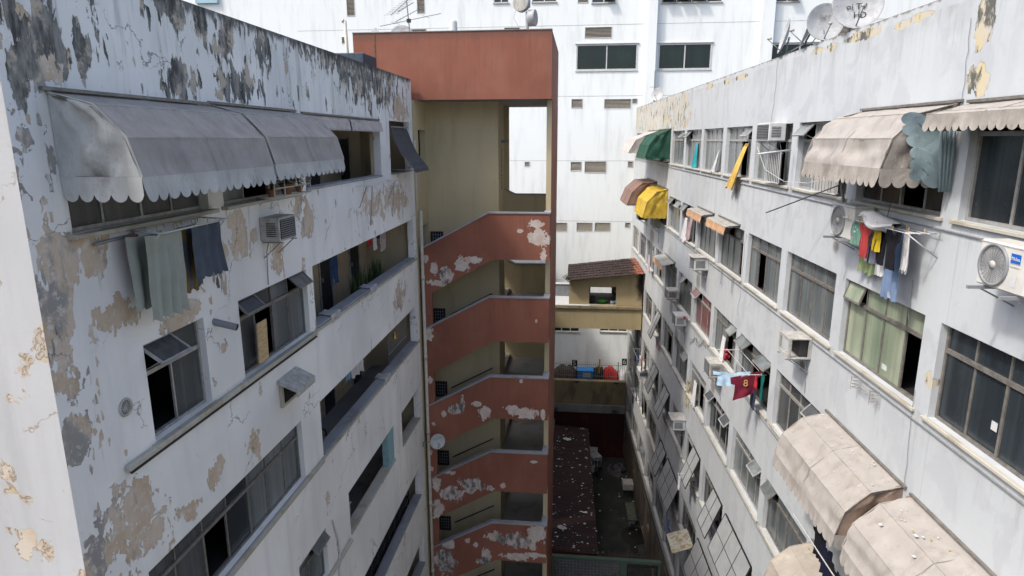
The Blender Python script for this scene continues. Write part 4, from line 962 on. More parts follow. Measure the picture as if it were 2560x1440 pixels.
def ac_box(fr, s, z, label, w=.62, h=.42, d=.5, kind='unit', mat=None, group='window air conditioners on the facades'):
    mat = mat or M['wdirt']
    t = thing('air_conditioner', label, 'air conditioner', fr.p(s, 0, z-h/2), group)
    a, b, c, e = s-w/2, s+w/2, z-h/2, z+h/2
    m = MB()
    if kind == 'cage':
        fr.box(m, a, b, .002, d, e-.03, e, mat, .006); fr.box(m, a, b, .002, d, c, c+.03, mat, .006)
        for q in (a, b-.05): fr.box(m, q, q+.05, d-.06, d-.002, c+.03, e-.03, mat, .005); fr.box(m, q, q+.05, .004, .06, c+.03, e-.03, mat)
        fr.box(m, a+.05, b-.05, d-.05, d-.004, e-.08, e-.03, mat); fr.box(m, a+.05, b-.05, d-.05, d-.004, c+.03, c+.07, mat)
        m.build('housing', t)
        k = MB(); fr.box(k, a+.08, b-.07, .01, .22, c+.04, e-.07, M['drk']); k.build('unit', t)
    else:
        fr.box(m, a, b, .003, d, c, e, mat, .012); m.build('housing', t)
        k = MB()
        fr.box(k, a+.04, b-.04, d-.002, d+.012, c+.04, e-.04, M['drk'])
        for i in range(9): zz = c+.055+(h-.12)*i/8; fr.box(k, a+.045, b-.045, d+.008, d+.02, zz, zz+.012, M['gry'])
        for i in range(7): zz = c+.09+(h-.2)*i/6; fr.box(k, a-.006, a+.003, .12, d-.06, zz, zz+.016, M['drk'])
        k.build('grille', t)
    for q in (a+.06, b-.06):
        f = MB(); f.tube([fr.p(q, .01, c-.02), fr.p(q, d+.03, c-.02)], .014, M['gry'], 4); f.tube([fr.p(q, d-.03, c-.02), fr.p(q, .01, c-.30)], .012, M['gry'], 4); f.build('bracket', t)
    hs = MB(); hs.tube([fr.p(a+.1, .1, c), fr.p(a+.07, .06, c-.2), fr.p(a+.12, .025, c-.45), fr.p(a+.1, .02, c-.8)], .009, M['gpvc'], 5); hs.build('drain_hose', t)
    if kind == 'hood':
        k = MB(); prism(k, fr, [(a-.04, e+.02), (b+.04, e+.02), (b+.04, e+.045), (a-.04, e+.045)], .004, d+.08, M['wdirt']); k.build('hood', t)
    return t
def condenser(fr, s0, s1, z0, z1, n0, n1, label, logo=None, fan_far=True):
    t = thing('air_conditioner', label, 'air conditioner', fr.p((s0+s1)/2, 0, z0), 'split condensers on brackets')
    m = MB(); fr.box(m, s0, s1, n0, n1, z0, z1, K('ivory enamel', (.56, .55, .51, 1), .45, .12, 3), .02)
    fr.box(m, s0-.005, s1+.005, n0-.004, n1+.004, z1-.035, z1-.02, M['wdirt']); m.build('housing', t)
    h = z1-z0; r = h*.42; cs = s1-r-.05; cz = (z0+z1)/2
    f = MB(); f.lathe(fr.p(cs, n1-.04, cz), fr.n, [(0.001, .0), (r, .0), (r, .045)], M['drk'], 32)
    f.lathe(fr.p(cs, n1+.003, cz), fr.n, [(r-.012, 0), (r-.006, .022), (r+.02, .022), (r+.026, 0)], M['gry'], 40)
    f.lathe(fr.p(cs, n1+.01, cz), fr.n, [(.0, .022), (r*.2, .018), (r*.22, 0)], M['wdirt'], 20)
    for k in range(1, 8):
        rr = r*(.22+.76*k/8); pts = [fr.p(cs+rr*math.cos(a), n1+.012, cz+rr*math.sin(a)) for a in [2*math.pi*i/32 for i in range(33)]]
        f.tube(pts, .0035, M['gry'], 4, False)
    for k in range(24):
        a = 2*math.pi*k/24; f.tube([fr.p(cs+r*.2*math.cos(a), n1+.014, cz+r*.2*math.sin(a)), fr.p(cs+r*math.cos(a+.35), n1+.014, cz+r*math.sin(a+.35))], .003, M['gry'], 4, False)
    f.build('fan_grille', t)
    if logo:
        p = MB(); w = .15; a = s0+.12; fr.box(p, a, a+w, n1+.001, n1+.005, z1-.2, z1-.09, K('logo blue', (.01, .10, .42, 1), .4, .05)); p.build('badge', t)
        text(logo, .055, fr.p(a+w/2, n1+.006, z1-.145), -fr.s, (0, 0, 1), M['wht'], t, 'lettering')
        q = MB(); fr.box(q, a+.02, a+.10, n1+.001, n1+.004, z0+.08, z0+.20, M['wht']); q.build('label_plate', t); q = MB()
        for zz in (.30, .34, .38): fr.box(q, a, a+.14, n1+.001, n1+.006, z0+zz, z0+zz+.006, M['wdirt'])
        q.build('vent_slot', t)
    for q in (s0+.12, s1-.12):
        b = MB(); fr.box(b, q-.02, q+.02, .003, n1+.16, z0-.05, z0-.012, M['gry']); b.tube([fr.p(q, n1, z0-.05), fr.p(q, .01, z0-.26)], .014, M['gry'], 4); b.build('bracket', t)
    return t
def garment(fr, s0, s1, n, z, L, mat, label, kind='towel', cat='clothes', name=None, amp=.018, waves=3, seed=0, dn=0, taper=0, group=None, dz=0, root=None, far=0):
    """cloth hung by its top edge; s0..s1 at the top, length L"""
    nu, nv = 22, 26; m = MB()
    def fn(u, v):
        uu = (u-.5)*(1-taper*v)
        if kind == 'shirt': uu *= (1.0 if v < .28 else .74)
        s = (s0+s1)/2+(s1-s0)*uu + .02*math.sin(v*4+seed)
        k = amp*(.35+v)*math.sin(u*waves*2*math.pi+seed+v*.8)+amp*.5*math.sin(u*waves*5+seed*2+v*3)+.02*mnoise.noise(V((u*2, v*3, seed)))
        return fr.p(s, n+k+dn*v+far*(u-.5), z+dz*(u-.5)-L*v - (.03*math.sin(u*waves*2*math.pi+seed*1.7)*v if kind == 'towel' else 0) - (.025*math.sin(u*math.pi)*(1-v)))
    keep = None
    if kind == 'pants': keep = lambda u, v: not (v > .32 and abs(u-.5) < .015+.09*(v-.3))
    if kind == 'shorts': keep = lambda u, v: not (v > .5 and abs(u-.5) < .03)
    if kind == 'shirt': keep = lambda u, v: not (v < .07 and abs(u-.5) < .14) and not (.28 < v < .32 and False)
    if kind == 'vest': keep = lambda u, v: not (v < .16 and abs(u-.5) < .2) and not (v < .2 and abs(u-.5) > .42)
    m.grid(fn, nu, nv, mat, True, keep)
    o = m.build(name or {'towel': 'towel', 'shirt': 'shirt', 'pants': 'trousers', 'shorts': 'shorts', 'vest': 'top'}[kind], loc=fr.p((s0+s1)/2, n, z-L))
    return tag(o, label, cat, group)
def pegs(fr, pts, parent):
    for (s, n, z) in pts:
        m = MB(); m.obox(fr.p(s, n, z+.02), fr.s*.006, fr.n*.005, V((0, 0, .04)), M['wood']); m.build('clothes_peg', parent)
def dish(c, d, r, label, base, name='satellite_dish', logo=None, group='rooftop satellite dishes', mat=None, lcol=None):
    c, d, base = V(c), V(d).normalized(), V(base)
    t = thing(name, label, 'satellite dish', base, group)
    m = MB(); mat = mat or K('light grey dish enamel', (.42, .43, .43, 1), .5, .2, 5, (.3, .26, .2, 1))
    prof = [(r*k/10, .22*r*(k/10)**2) for k in range(11)]; prof[0] = (.001, 0)
    m.lathe(c, d, prof+[(r*1.02, .22*r), (r*1.02, .22*r-.012)]+[(q[0], q[1]-.012) for q in prof[::-1]], mat, 28); m.build('reflector', t)
    a = MB(); dn = V((0, 0, -1)); foc = c+d*r*1.15+dn*r*.35
    a.tube([c+dn*r*.95+d*.2*r, foc], .012, M['gry'], 6); a.build('arm', t)
    l = MB(); l.tube([foc, foc+(c-foc).normalized()*.10], .028, M['wdirt'], 8); l.build('lnb_head', t)
    p = MB(); bk = c-d*.05; p.tube([base, base+V((0, 0, max(.05, (bk.z-base.z)*.45))), bk], .022, M['gry'], 8); p.build('pole', t)
    if logo:
        x = V((-d.y, d.x, 0)).normalized(); up = d.cross(x); up = up if up.z > 0 else -up; x = up.cross(d)
        for k, (tx, dy) in enumerate(logo): text(tx, r*.36, c+d*(.03+.01*k)+up*dy*r, x, up, lcol or M['drk'], t, 'lettering')
    return t

# ---------------------------------------------------------------- left facade things
awning(LF, 6.45, 9.44, .50, PROF, .27, M['awnb'], 'large grey canvas awning with a crumpled pale side, nearest on the left facade', group='grey awnings over the top left windows', seed=1, emat=M['awng'], valmat=M['awng'], scw=.2)
awning(LF, 9.52, 12.4, .52, PROF, .25, M['awnb'], 'grey canvas awning beside the nearest one on the left facade, above the flower pots', group='grey awnings over the top left windows', seed=5, emat=M['awnb'], valmat=M['awng'], scw=.2)
awning(LF, 12.8, 15.2, .50, [(0, 0), (.06, -.03), (.10, -.08)], .22, M['awnw'], 'rolled up off white scalloped awning just past the grey awnings', group='rolled off white awnings', ends=False, scw=.11, seed=3)
awning(LF, 15.3, 17.7, .50, [(0, 0), (.06, -.03), (.10, -.08)], .22, M['awnw'], 'rolled up off white scalloped awning right beside the white gallery pier', group='rolled off white awnings', ends=False, scw=.11, seed=4)
awning(LF, 18.86, 20.62, .34, [(0, 0), (.08, -.2), (.16, -.42), (.30, -.72), (.55, -1.05), (.66, -1.2)], .10, M['blind'], 'charcoal roller blind curving outwards over the last gallery opening', 'blind', ends=False, scw=.08, seed=2, sag=.003, rail=M['gry'], name='roller_blind')
# drying rack and towels
rk = thing('drying_rack', 'white metal drying rack with pegs under the nearest grey awning', 'drying rack', LF.p(8.3, 0, -1.2), 'drying racks on the facades')
sA = 7.32; nA, zA = sx(LF, 404, 585, sA); nB, zB = sx(LF, 567, 546, 9.55)
nA = nB = .42; sA, zA = LF.px(404, 585, .42); sB, zB = LF.px(567, 546, .42); zA = zB = (zA+zB)/2
m = MB()
m.tube([LF.p(sA, nA, zA), LF.p(sB, nB, zB)], .014, M['wht'], 6); m.tube([LF.p(sA, .04, zA+.02), LF.p(sB, .04, zB+.02)], .012, M['wht'], 6)
for n in (.14, .23, .32): m.tube([LF.p(sA, n, zA+.01), LF.p(sB, n, zB+.01)], .004, M['wht'], 4)
for s in (sA, sB): m.tube([LF.p(s, .01, zA+.02), LF.p(s, nA, zA)], .013, M['wht'], 6); m.tube([LF.p(s, nA-.02, zA), LF.p(s, .01, zA-.42)], .012, M['wht'], 6)
m.tube([LF.p(6.75, .05, -1.16), LF.p(sA, .05, -1.14)], .02, M['gry'], 6)
m.build('frame', rk)
pegs(LF, [(sA+.1+(sB-sA-.2)*i/10+.05*math.sin(i*4), .14+.09*(i % 3), zA+.01) for i in range(10)], rk)
tg = cloth_mat('pale green towelling', (.31, .325, .28, 1), .12, .95, None, None)
def LG(u0, u1, v, n): return LF.px(u0, v, n)[0], LF.px(u1, v, n)[0]
q = LG(342, 440, 590, .30); garment(LF, *q, .36, zA, 1.08, tg, 'long pale grey green towel on the rack under the grey awning', seed=1, amp=.03, waves=4, cat='towel')
garment(LF, q[0]-.04, q[1]-.1, .2, zA, .92, tg, 'paler back layer of the grey green towel near the wall', seed=5, amp=.02, waves=3, cat='towel')
q = LG(440, 482, 575, .2); garment(LF, *q, .20, zA, .92, cloth_mat('ochre towelling', (.17, .115, .045, 1)), 'narrow ochre towel between the green and the slate towels', seed=2, waves=2, cat='towel')
ts = cloth_mat('slate blue towelling', (.085, .10, .125, 1), .2, .95, None, None)
q = LG(476, 552, 560, .36); garment(LF, *q, .36, zA, .74, ts, 'dark slate towel at the far end of the drying rack', seed=3, amp=.03, waves=3.5, cat='towel', dz=-.0)
garment(LF, q[0]-.05, q[0]+.4, .2, zA, .90, ts, 'folded back half of the dark slate towel', seed=4, amp=.02, waves=2, cat='towel')
q = LG(316, 345, 600, .1); garment(LF, *q, .12, zA, .42, cloth_mat('magenta cloth', (.35, .03, .09, 1), .3, .9, None, None, True, 3, (16, (.5, .3, .1, 1), .25)), 'small magenta patterned cloth at the near end of the rack', seed=6, waves=2, cat='cloth', name='cloth')
# planter rack
pr = thing('planter_rack', 'white metal window rack holding potted plants below the second grey awning', 'planter rack', LF.p(11.3, 0, -1.0))
m = MB()
for z in (-.98, -.82, -.66): m.tube([LF.p(10.65, .34, z), LF.p(12.15, .34, z)], .014, M['wht'], 6)
for s in (10.65, 11.05, 11.75, 12.15): m.tube([LF.p(s, .34, -.98), LF.p(s, .34, -.66)], .013, M['wht'], 6)
for s in (10.65, 12.15):
    for z in (-.98, -.66): m.tube([LF.p(s, .0, z), LF.p(s, .34, z)], .013, M['wht'], 6)
for n in (.08, .16, .25): m.tube([LF.p(10.65, n, -.98), LF.p(12.15, n, -.98)], .009, M['wht'], 5)
m.build('frame', pr)
leafm = K('dark green leaves', (.035, .07, .022, 1), .6, .5, 9); clay = K('terracotta clay', (.26, .12, .07, 1), .85, .3, 8)
def plant(c, h, w, n, label, kind='leafy', pot=None, name='potted_plant', grp=None, seed=0):
    c = V(c); r = random.Random(seed+17); t = thing(name, label, 'plant', c, grp)
    if pot:
        m = MB(); m.lathe(c, (0, 0, 1), [(pot*.6, 0), (pot, pot*1.3), (pot*1.1, pot*1.3), (pot*1.1, pot*1.55), (pot*.95, pot*1.55), (pot*.9, pot*1.35), (.001, pot*1.35)], clay, 16); m.build('pot', t); base = c+V((0, 0, pot*1.35))
    else: base = c
    m = MB()
    for i in range(n):
        a = r.uniform(0, 6.28); ln = r.uniform(.5, 1)*h; out = r.uniform(.15, 1)*w; d = V((math.cos(a), math.sin(a), 0)); side = V((-d.y, d.x, 0))
        if kind == 'blade':
            out *= .45; wd = .016+.01*r.random(); P = [base+d*.03, base+d*(.03+out*.4)+V((0, 0, ln*.6)), base+d*out+V((0, 0, ln))]
            m.idx([P[0]-side*wd*.7, P[0]+side*wd*.7, P[1]+side*wd, P[1]-side*wd, P[2]], [(0, 1, 2, 3), (3, 2, 4)], leafm)
        else:
            q = base+d*out*r.uniform(.3, 1)+V((0, 0, ln*r.uniform(.3, 1))); s = r.uniform(.03, .06); ti = V((r.uniform(-.5, .5), r.uniform(-.5, .5), r.uniform(-.6, .6)))
            m.idx([q, q+(side+ti*.5)*s*.5+d*s, q+d*s*2+ti*s, q+(-side+ti*.3)*s*.5+d*s], [(0, 1, 2, 3)], leafm)
            if i % 4 == 0: m.tube([base, q], .004, leafm, 3)
    m.build('foliage', t); return t
plant(LF.p(10.85, .2, -.97), .34, .17, 90, 'leafy plant in the clay pot at the near end of the window rack', pot=.09, seed=1)
plant(LF.p(11.42, .2, -.97), .40, .2, 110, 'leafy plant in the widest clay pot, middle of the window rack', pot=.13, seed=2)
plant(LF.p(11.95, .2, -.97), .34, .16, 80, 'leafy plant in the clay pot at the far end of the window rack', pot=.08, seed=3)
ac_box(LF, 11.0, -1.53, 'grey window air conditioner in a wall recess below the flower pots', .66, .42, .36, mat=M['wdirt'])
bd = MB(); s_, z_ = LF.px(655, 905, .06); bd.obox(LF.p(s_+.16, .02, z_+.33), LF.s*.17, LF.n*.012+V((0, 0, 0)), V((0, 0, .36))+LF.s*.02, M['wood']); tag(bd.build('wooden_board', loc=LF.p(s_, 0, z_)), 'pale wooden board standing in an open window pane on the left facade', 'board')
# odd fittings on the left facade
m = MB(); m.tube([LF.p(9.0, -.02, -2.72), LF.p(9.06, .34, -2.82)], .055, M['gpvc'], 14, False); m.tube([LF.p(9.0, -.02, -2.72), LF.p(9.055, .335, -2.818)], .048, M['void'], 14, False)
tag(m.build('pipe_stub', loc=LF.p(9.0, 0, -2.72)), 'short grey plastic pipe end poking out of the peeling wall', 'pipe')
s, z = LF.px(313, 1018)
vt = thing('wall_vent', 'small round white vent grille on a patch of bare plaster', 'vent', LF.p(s, 0, z))
m = MB(); m.lathe(LF.p(s, .004, z), LF.n, [(.085, .0), (.09, .015), (.115, .015), (.12, 0)], M['wdirt'], 28)
m.lathe(LF.p(s, .004, z), LF.n, [(.001, .012), (.025, .012), (.025, 0)], M['wdirt'], 14)
for i in range(14): a = i*math.pi/7; m.obox(LF.p(s+.056*math.cos(a), .012, z+.056*math.sin(a)), LF.s*math.cos(a)*.034+V((0, 0, math.sin(a)*.034)), LF.n*.004, LF.s*-math.sin(a)*.004+V((0, 0, math.cos(a)*.004)), M['wdirt'])
for r in (.045, .067): m.tube([LF.p(s+r*math.cos(i*.3), .013, z+r*math.sin(i*.3)) for i in range(22)], .003, M['wdirt'], 4, False)
m.build('grille', vt)
m = MB(); m.lathe(LF.p(s, .002, z), LF.n, [(.001, .002), (.088, .002)], M['void'], 24); m.build('duct', vt)
s0, z0 = LF.px(690, 985); s1, z1 = LF.px(745, 905)
hd = thing('vent_hood', 'weathered grey metal hood over a small square hole in the wall', 'vent hood', LF.p(11.2, 0, -4.9))
m = MB(); LF.box(m, 10.85, 11.55, .002, .06, -4.95, -4.42, M['cream'], .005); m.build('frame', hd)
m = MB(); LF.box(m, 10.92, 11.48, .061, .066, -4.88, -4.52, M['void']); m.build('opening', hd)
m = MB(); P = LF.p
m.box8([P(10.78, .003, -4.44), P(11.62, .003, -4.44), P(11.62, .003, -4.38), P(10.78, .003, -4.38), P(10.78, .38, -4.60), P(11.62, .38, -4.60), P(11.62, .38, -4.57), P(10.78, .38, -4.57)], M['wdirt'])
m.box8([P(10.78, .37, -4.62), P(11.62, .37, -4.62), P(11.62, .37, -4.57), P(10.78, .37, -4.57), P(10.78, .385, -4.70), P(11.62, .385, -4.70), P(11.62, .39, -4.57), P(10.78, .39, -4.57)], M['wdirt']); m.build('hood', hd)
# folding rack hung on the top gallery parapet
fk = thing('drying_rack', 'small empty folding rack hooked on the top gallery parapet', 'drying rack', LF.p(16.5, 0, -1.1), 'drying racks on the facades')
m = MB(); z0 = -1.12
for n in (.08, .2, .32, .44): m.tube([LF.p(15.4, n, z0), LF.p(18.3, n, z0)], .006, M['wht'], 4)
for s in (15.6, 18.1): m.tube([LF.p(s, .03, z0), LF.p(s, .46, z0)], .01, M['wht'], 4); m.tube([LF.p(s, .3, z0), LF.p(s+.1, .05, z0-.55)], .012, M['gpvc'], 5)
for s in (15.6, 17.5): m.tube([LF.p(s, .44, z0), LF.p(s-.15, .40, z0-.95)], .014, M['gpvc'], 6)
m.build('frame', fk)
# things in the galleries
def rag(u, v, w, label, k, col=(.42, .42, .40, 1)):
    s, z = LF.px(u, v, .02); m = MB()
    def fn(a, b):
        n = .05-.36*abs(b-.35)/.65 if b > .35 else .045; zz = SL[k]+.065 if b > .35 else SL[k]+.06-(.35-b)*.5
        return LF.p(s+w*(a-.5)*(1+.2*math.sin(b*6)), n+.012*math.sin(a*12), zz+.018*abs(math.sin(a*9+b*5)))
    m.grid(fn, 10, 14, cloth_mat('old rag '+label[:12], col, .3)); tag(m.build('rag', loc=LF.p(s, 0, SL[k])), label, 'rag', 'rags tied over the gallery copings')
rag(838, 792, .5, 'pale rag knotted over the second gallery coping, nearer of the two', 1)
rag(932, 720, .5, 'thin striped rag over the second gallery coping, farther of the two', 1, (.4, .38, .42, 1))
rag(968, 945, .5, 'white rag knotted over the third gallery coping', 2)
zf = [SL[k]-1.02 for k in range(7)]
plant(LF.p(13.3, -.5, zf[1]), 1.55, .5, 60, 'tall spiky plant at the near end of the second gallery', 'blade', .16, seed=4, grp='spiky plants in the second gallery')
for i, s in enumerate((16.3, 16.75, 17.2, 17.65, 18.1, 18.5)):
    plant(LF.p(s, -.42, zf[1]), 1.42+.12*math.sin(i*2), .5, 60, 'green spear leaved plant in a row against the second gallery parapet', 'blade', .14, seed=5+i, grp='spear leaved plants along the second gallery')
J = cloth_mat('dark denim', (.03, .06, .13, 1), .25); DK = cloth_mat('black cotton', (.012, .012, .016, 1), .3)
WH = cloth_mat('white cotton', (.58, .58, .58, 1), .1); RD = cloth_mat('red cotton', (.35, .03, .04, 1), .2); NV = cloth_mat('navy cotton', (.02, .03, .10, 1), .2)
FL = cloth_mat('floral cotton', (.45, .38, .38, 1), .2, .9, None, None, True, 3, (22, (.15, .04, .06, 1), .28))
def line(s0, s1, n, z, label, k='clothes line in the gallery'):
    m = MB(); m.tube([LF.p(s0, n, z), LF.p((s0+s1)/2, n, z-.04), LF.p(s1, n, z)], .005, M['wht'], 4); tag(m.build('clothes_line', loc=LF.p(s0, n, z)), label, 'clothes line', k)
line(13.0, 20.7, -.7, T[1]+.13, 'thin line with washing across the second gallery')
line(13.4, 20.4, -.7, T[2]+.10, 'thin line with washing across the third gallery')
gx = lambda u, v: LF.px(u, v, -.7)[0]
garment(LF, gx(822, 650), gx(842, 650), -.7, T[1]+.1, 1.15, J, 'dark blue jeans hung inside the second gallery', 'pants', amp=.02, seed=1)
garment(LF, gx(917, 600), gx(930, 600), -.7, T[1]+.08, 0.6, RD, 'dark red top hung inside the second gallery', 'shirt', seed=2)
garment(LF, gx(931, 595), gx(942, 595), -.7, T[1]+.08, 0.8, WH, 'long white shirt hung inside the second gallery', 'shirt', seed=3)
garment(LF, gx(942, 590), gx(950, 590), -.7, T[1]+.08, 0.5, NV, 'navy shorts hung inside the second gallery', 'shorts', seed=4)
garment(LF, gx(950, 590), gx(964, 590), -.7, T[1]+.08, 0.95, FL, 'floral patterned dress hung inside the second gallery', 'vest', seed=5, name='dress')
garment(LF, gx(848, 960), gx(862, 950), -.7, T[2]+.05, .6, cloth_mat('teal cotton', (.05, .20, .19, 1)), 'teal cloth hung inside the third gallery', 'towel', seed=6, name='cloth', cat='cloth')
garment(LF, gx(863, 945), gx(875, 940), -.7, T[2]+.05, .95, cloth_mat('sky blue cotton', (.20, .36, .45, 1)), 'sky blue towel hung inside the third gallery', 'towel', seed=7, cat='towel')
garment(LF, gx(877, 940), gx(905, 930), -.7, T[2]+.05, 1.05, WH, 'big white sheet hung inside the third gallery', 'towel', seed=8, amp=.05, name='sheet', cat='sheet')
m = MB()
for i in range(12): m.tube([LF.p(18.6+.18*i, -.29, zf[2]), LF.p(18.6+.18*i, -.29, T[2]+.19)], .009, M['gry'], 5)
for z in (SL[2]+.3, T[2]-.1): LF.box(m, 18.55, 20.7, -.30, -.28, z, z+.03, M['gry'])
tag(m.build('gallery_grille', loc=LF.p(19.5, -.3, zf[2])), 'grey barred grille closing the far end of the third gallery', 'grille')
bg_ = thing('hanging_ornament', 'small golden bell ornament in front of the gallery grille', 'ornament', LF.p(19.0, -.22, T[2]-.55))
m = MB(); m.lathe(LF.p(19.0, -.2, T[2]-.55), (0, 0, 1), [(.07, 0), (.05, .05), (.03, .12), (.045, .15), (.02, .2), (.001, .22)], K('brass', (.55, .33, .08, 1), .35, .1, metal=.7), 14); m.tube([LF.p(19.0, -.2, T[2]-.34), LF.p(19.0, -.2, T[2]+.1)], .003, M['gry'], 4); m.build('bell', bg_)
tk = thing('plastic_tank', 'grey domed plastic bin standing behind the fourth gallery parapet', 'bin', LF.p(14.3, -.6, zf[3]))
m = MB(); LF.box(m, 13.98, 14.75, -.85, -.30, zf[3], SL[3]+.38, K('grey bin plastic', (.23, .24, .25, 1), .5, .1), .05); m.build('body', tk)
m = MB(); pts = [(13.96, SL[3]+.385)]+[(14.36-.40*math.cos(a), SL[3]+.385+.11*math.sin(a)) for a in [math.pi*i/8 for i in range(1, 8)]]+[(14.77, SL[3]+.385)]
prism(m, LF, pts[::-1], -.28, -.87, K('grey bin lid', (.30, .31, .32, 1), .45, .1)); m.build('lid', tk)
m = MB(); m.lathe(LF.p(15.6, -1.2, zf[3]), (0, 0, 1), [(.22, 0), (.27, .9), (.29, .92), (.29, .98), (.001, 1.0)], K('dull blue plastic', (.03, .09, .16, 1), .5, .1), 18); tag(m.build('drum', loc=LF.p(15.6, -1.2, zf[3])), 'dull blue drum deep inside the fourth gallery', 'drum')
bc = thing('bicycle', 'dark bicycle parked inside the third gallery', 'bicycle', LF.p(14.1, -.9, zf[2]))
for i, s in enumerate((13.6, 14.6)):
    m = MB(); m.tube([LF.p(s+.31*math.cos(a), -.9, zf[2]+.33+.31*math.sin(a)) for a in [2*math.pi*k/24 for k in range(25)]], .02, M['blk'], 6, False)
    for k in range(8): a = k*math.pi/4; m.tube([LF.p(s, -.9, zf[2]+.33), LF.p(s+.3*math.cos(a), -.9, zf[2]+.33+.3*math.sin(a))], .003, M['alu'], 3)
    m.build('wheel', bc)
m = MB(); z = zf[2]
for a, b in (((13.6, .33), (13.8, .8)), ((13.8, .8), (14.35, .75)), ((14.35, .75), (14.1, .3)), ((14.1, .3), (13.8, .75)), ((14.1, .3), (14.6, .33)), ((14.6, .33), (14.35, .8)), ((14.35, .75), (14.35, .95))): m.tube([LF.p(a[0], -.9, z+a[1]), LF.p(b[0], -.9, z+b[1])], .015, M['gry'], 6)
m.build('frame', bc)
m = MB(); m.tube([LF.p(13.78, -1.12, z+.98), LF.p(13.76, -.9, z+.95), LF.p(13.78, -.68, z+.98)], .014, M['alu'], 6); m.tube([LF.p(13.8, -.9, z+.8), LF.p(13.76, -.9, z+.95)], .014, M['alu'], 6); m.build('handlebar', bc)
m = MB(); LF.box(m, 14.25, 14.5, -.97, -.83, z+.95, z+1.0, M['blk'], .02); m.build('saddle', bc)
sc = thing('shelf_rack', 'dark metal shelving filling the fifth gallery', 'shelf', LF.p(17.5, -.8, zf[4]))
m = MB()
for z in (.3, .75, 1.2, 1.6): LF.box(m, 15.5, 20.3, -.85, -.32, zf[4]+z, zf[4]+z+.03, M['drk'])
for i in range(9): LF.box(m, 15.5+.59*i, 15.54+.59*i, -.36, -.32, zf[4], zf[4]+1.63, M['drk'])
m.build('frame', sc)
m = MB(); LF.box(m, 15.6, 16.3, -.7, -.38, zf[4]+.785, zf[4]+1.05, K('red crate plastic', (.30, .02, .02, 1), .5), .01); tag(m.build('crate', loc=LF.p(15.9, -.5, zf[4]+.78)), 'red plastic crate on the dark gallery shelving', 'crate')
# dish on an arm at the tower end of the left block
cdish = LF.p(20.9, .62, -10.55)
dish(cdish, (.55, -1, .25), .27, 'small white dish on a thin arm between the left block and the red tower', LF.p(21.2, .02, -10.95), group=None, logo=[('CLARO', .35)], lcol=M['gry'])
c0 = LF.px(835, 1312); m = MB(); pts = []
for i, (u, v) in enumerate(((832, 1300), (838, 1322), (846, 1350), (850, 1380), (848, 1410), (850, 1450), (849, 1500))):
    s, z = LF.px(u, v, .03); pts.append(LF.p(s, .03, z))
m.tube(pts, .022, M['wht'], 6); tag(m.build('hose', loc=pts[-1]), 'white corrugated hose hanging from a hole in the left facade', 'hose')
# roof of the left block and the tower
m = MB(); q = plane(19.5); s, z = q.px(870, 125); s2, z2 = q.px(862, 52)
m.tube([q.p(s, 0, 1.2), q.p(s2, 0, z2)], .05, M['pvc'], 10); m.tube([q.p(s2-.02, .0, z2), q.p(s2-.09, .02, z2+.0)], .055, M['wht'], 8)
tag(m.build('vent_pipe', loc=q.p(s, 0, 1.2)), 'white vent pipe standing on the left roof by the red tower', 'pipe')
m = MB(); q = plane(19.0); s0, z0 = q.px(810, 122); s1, z1 = q.px(882, 122); q.box(m, s0, s1+.3, -1.2, 0, 1.22, z0-.12, K('dark slate blue sheet', (.05, .075, .10, 1), .5), .02)
tag(m.build('water_tank', loc=q.p(s0, 0, 1.22)), 'low dark blue box on the left roof beside the vent pipe', 'tank')
q = plane(24.0)
def TP(u, v): s, z = q.px(u, v); return q.p(s, 0, z)
zr = CZ+2.3
dr = thing('microwave_antenna', 'steel mast on the red tower carrying two grey drum antennas', 'antenna', V((TP(1318, 78).x, 24, zr)))
m = MB(); x = TP(1318, 78).x; m.tube([(x, 24, zr), (x, 24, TP(1318, 30).z)], .055, M['gpvc'], 10); m.box8([(x-.1, 23.9, TP(0, 50).z), (x+.1, 23.9, TP(0, 50).z), (x+.1, 24.1, TP(0, 50).z), (x-.1, 24.1, TP(0, 50).z), (x-.1, 23.9, TP(0, 38).z), (x+.1, 23.9, TP(0, 38).z), (x+.1, 24.1, TP(0, 38).z), (x-.1, 24.1, TP(0, 38).z)], M['gry']); m.build('mast', dr)
rad = K('weathered radome grey', (.33, .33, .30, 1), .6, .3, 6, (.2, .19, .14, 1), stretch=(1, 1, .2)); drum = K('drum enamel grey', (.34, .35, .36, 1), .5, .15)
for c, d, r, dd in ((TP(1305, 8), V((-.35, -1, .1)), .30, .22), (TP(1329, 45), V((1, -.25, 0)), .27, .26)):
    m = MB(); d = d.normalized(); m.lathe(c-d*dd/2, d, [(.001, 0), (r*.8, 0), (r, .05), (r, dd), (r*.97, dd+.02)], drum, 28); m.lathe(c-d*dd/2, d, [(r*.97, dd+.02), (r*.5, dd+.03), (.001, dd+.032)], rad, 28); m.build('drum', dr)
m = MB(); m.tube([TP(1290, 25), TP(1284, 45), TP(1296, 66), TP(1312, 70)], .008, M['gry'], 4); m.build('cable', dr)
ya = thing('tv_antenna', 'spindly aerial with crossed booms standing behind the red parapet', 'antenna', V((TP(1023, 78).x, 24, zr)))
m = MB(); m.tube([(TP(1025, 78).x, 24, zr), TP(1024, 75), TP(1016, 0), TP(1012, -30)], .022, M['gry'], 6); m.obox(TP(1022, 52), (.07, 0, 0), (0, .05, 0), (0, 0, .06), M['drk']); m.build('mast', ya)
def yagi(a, b, n, el, tilt):
    a, b = V(a), V(b); m = MB(); m.tube([a, b], .014, M['gry'], 4); d = (b-a).normalized(); e = V(tilt).normalized()
    for i in range(n): p = a+(b-a)*(i+.5)/n; L = el*(1-.4*i/n); m.tube([p-e*L, p+e*L], .006, M['gry'], 4)
    m.build('boom', ya)
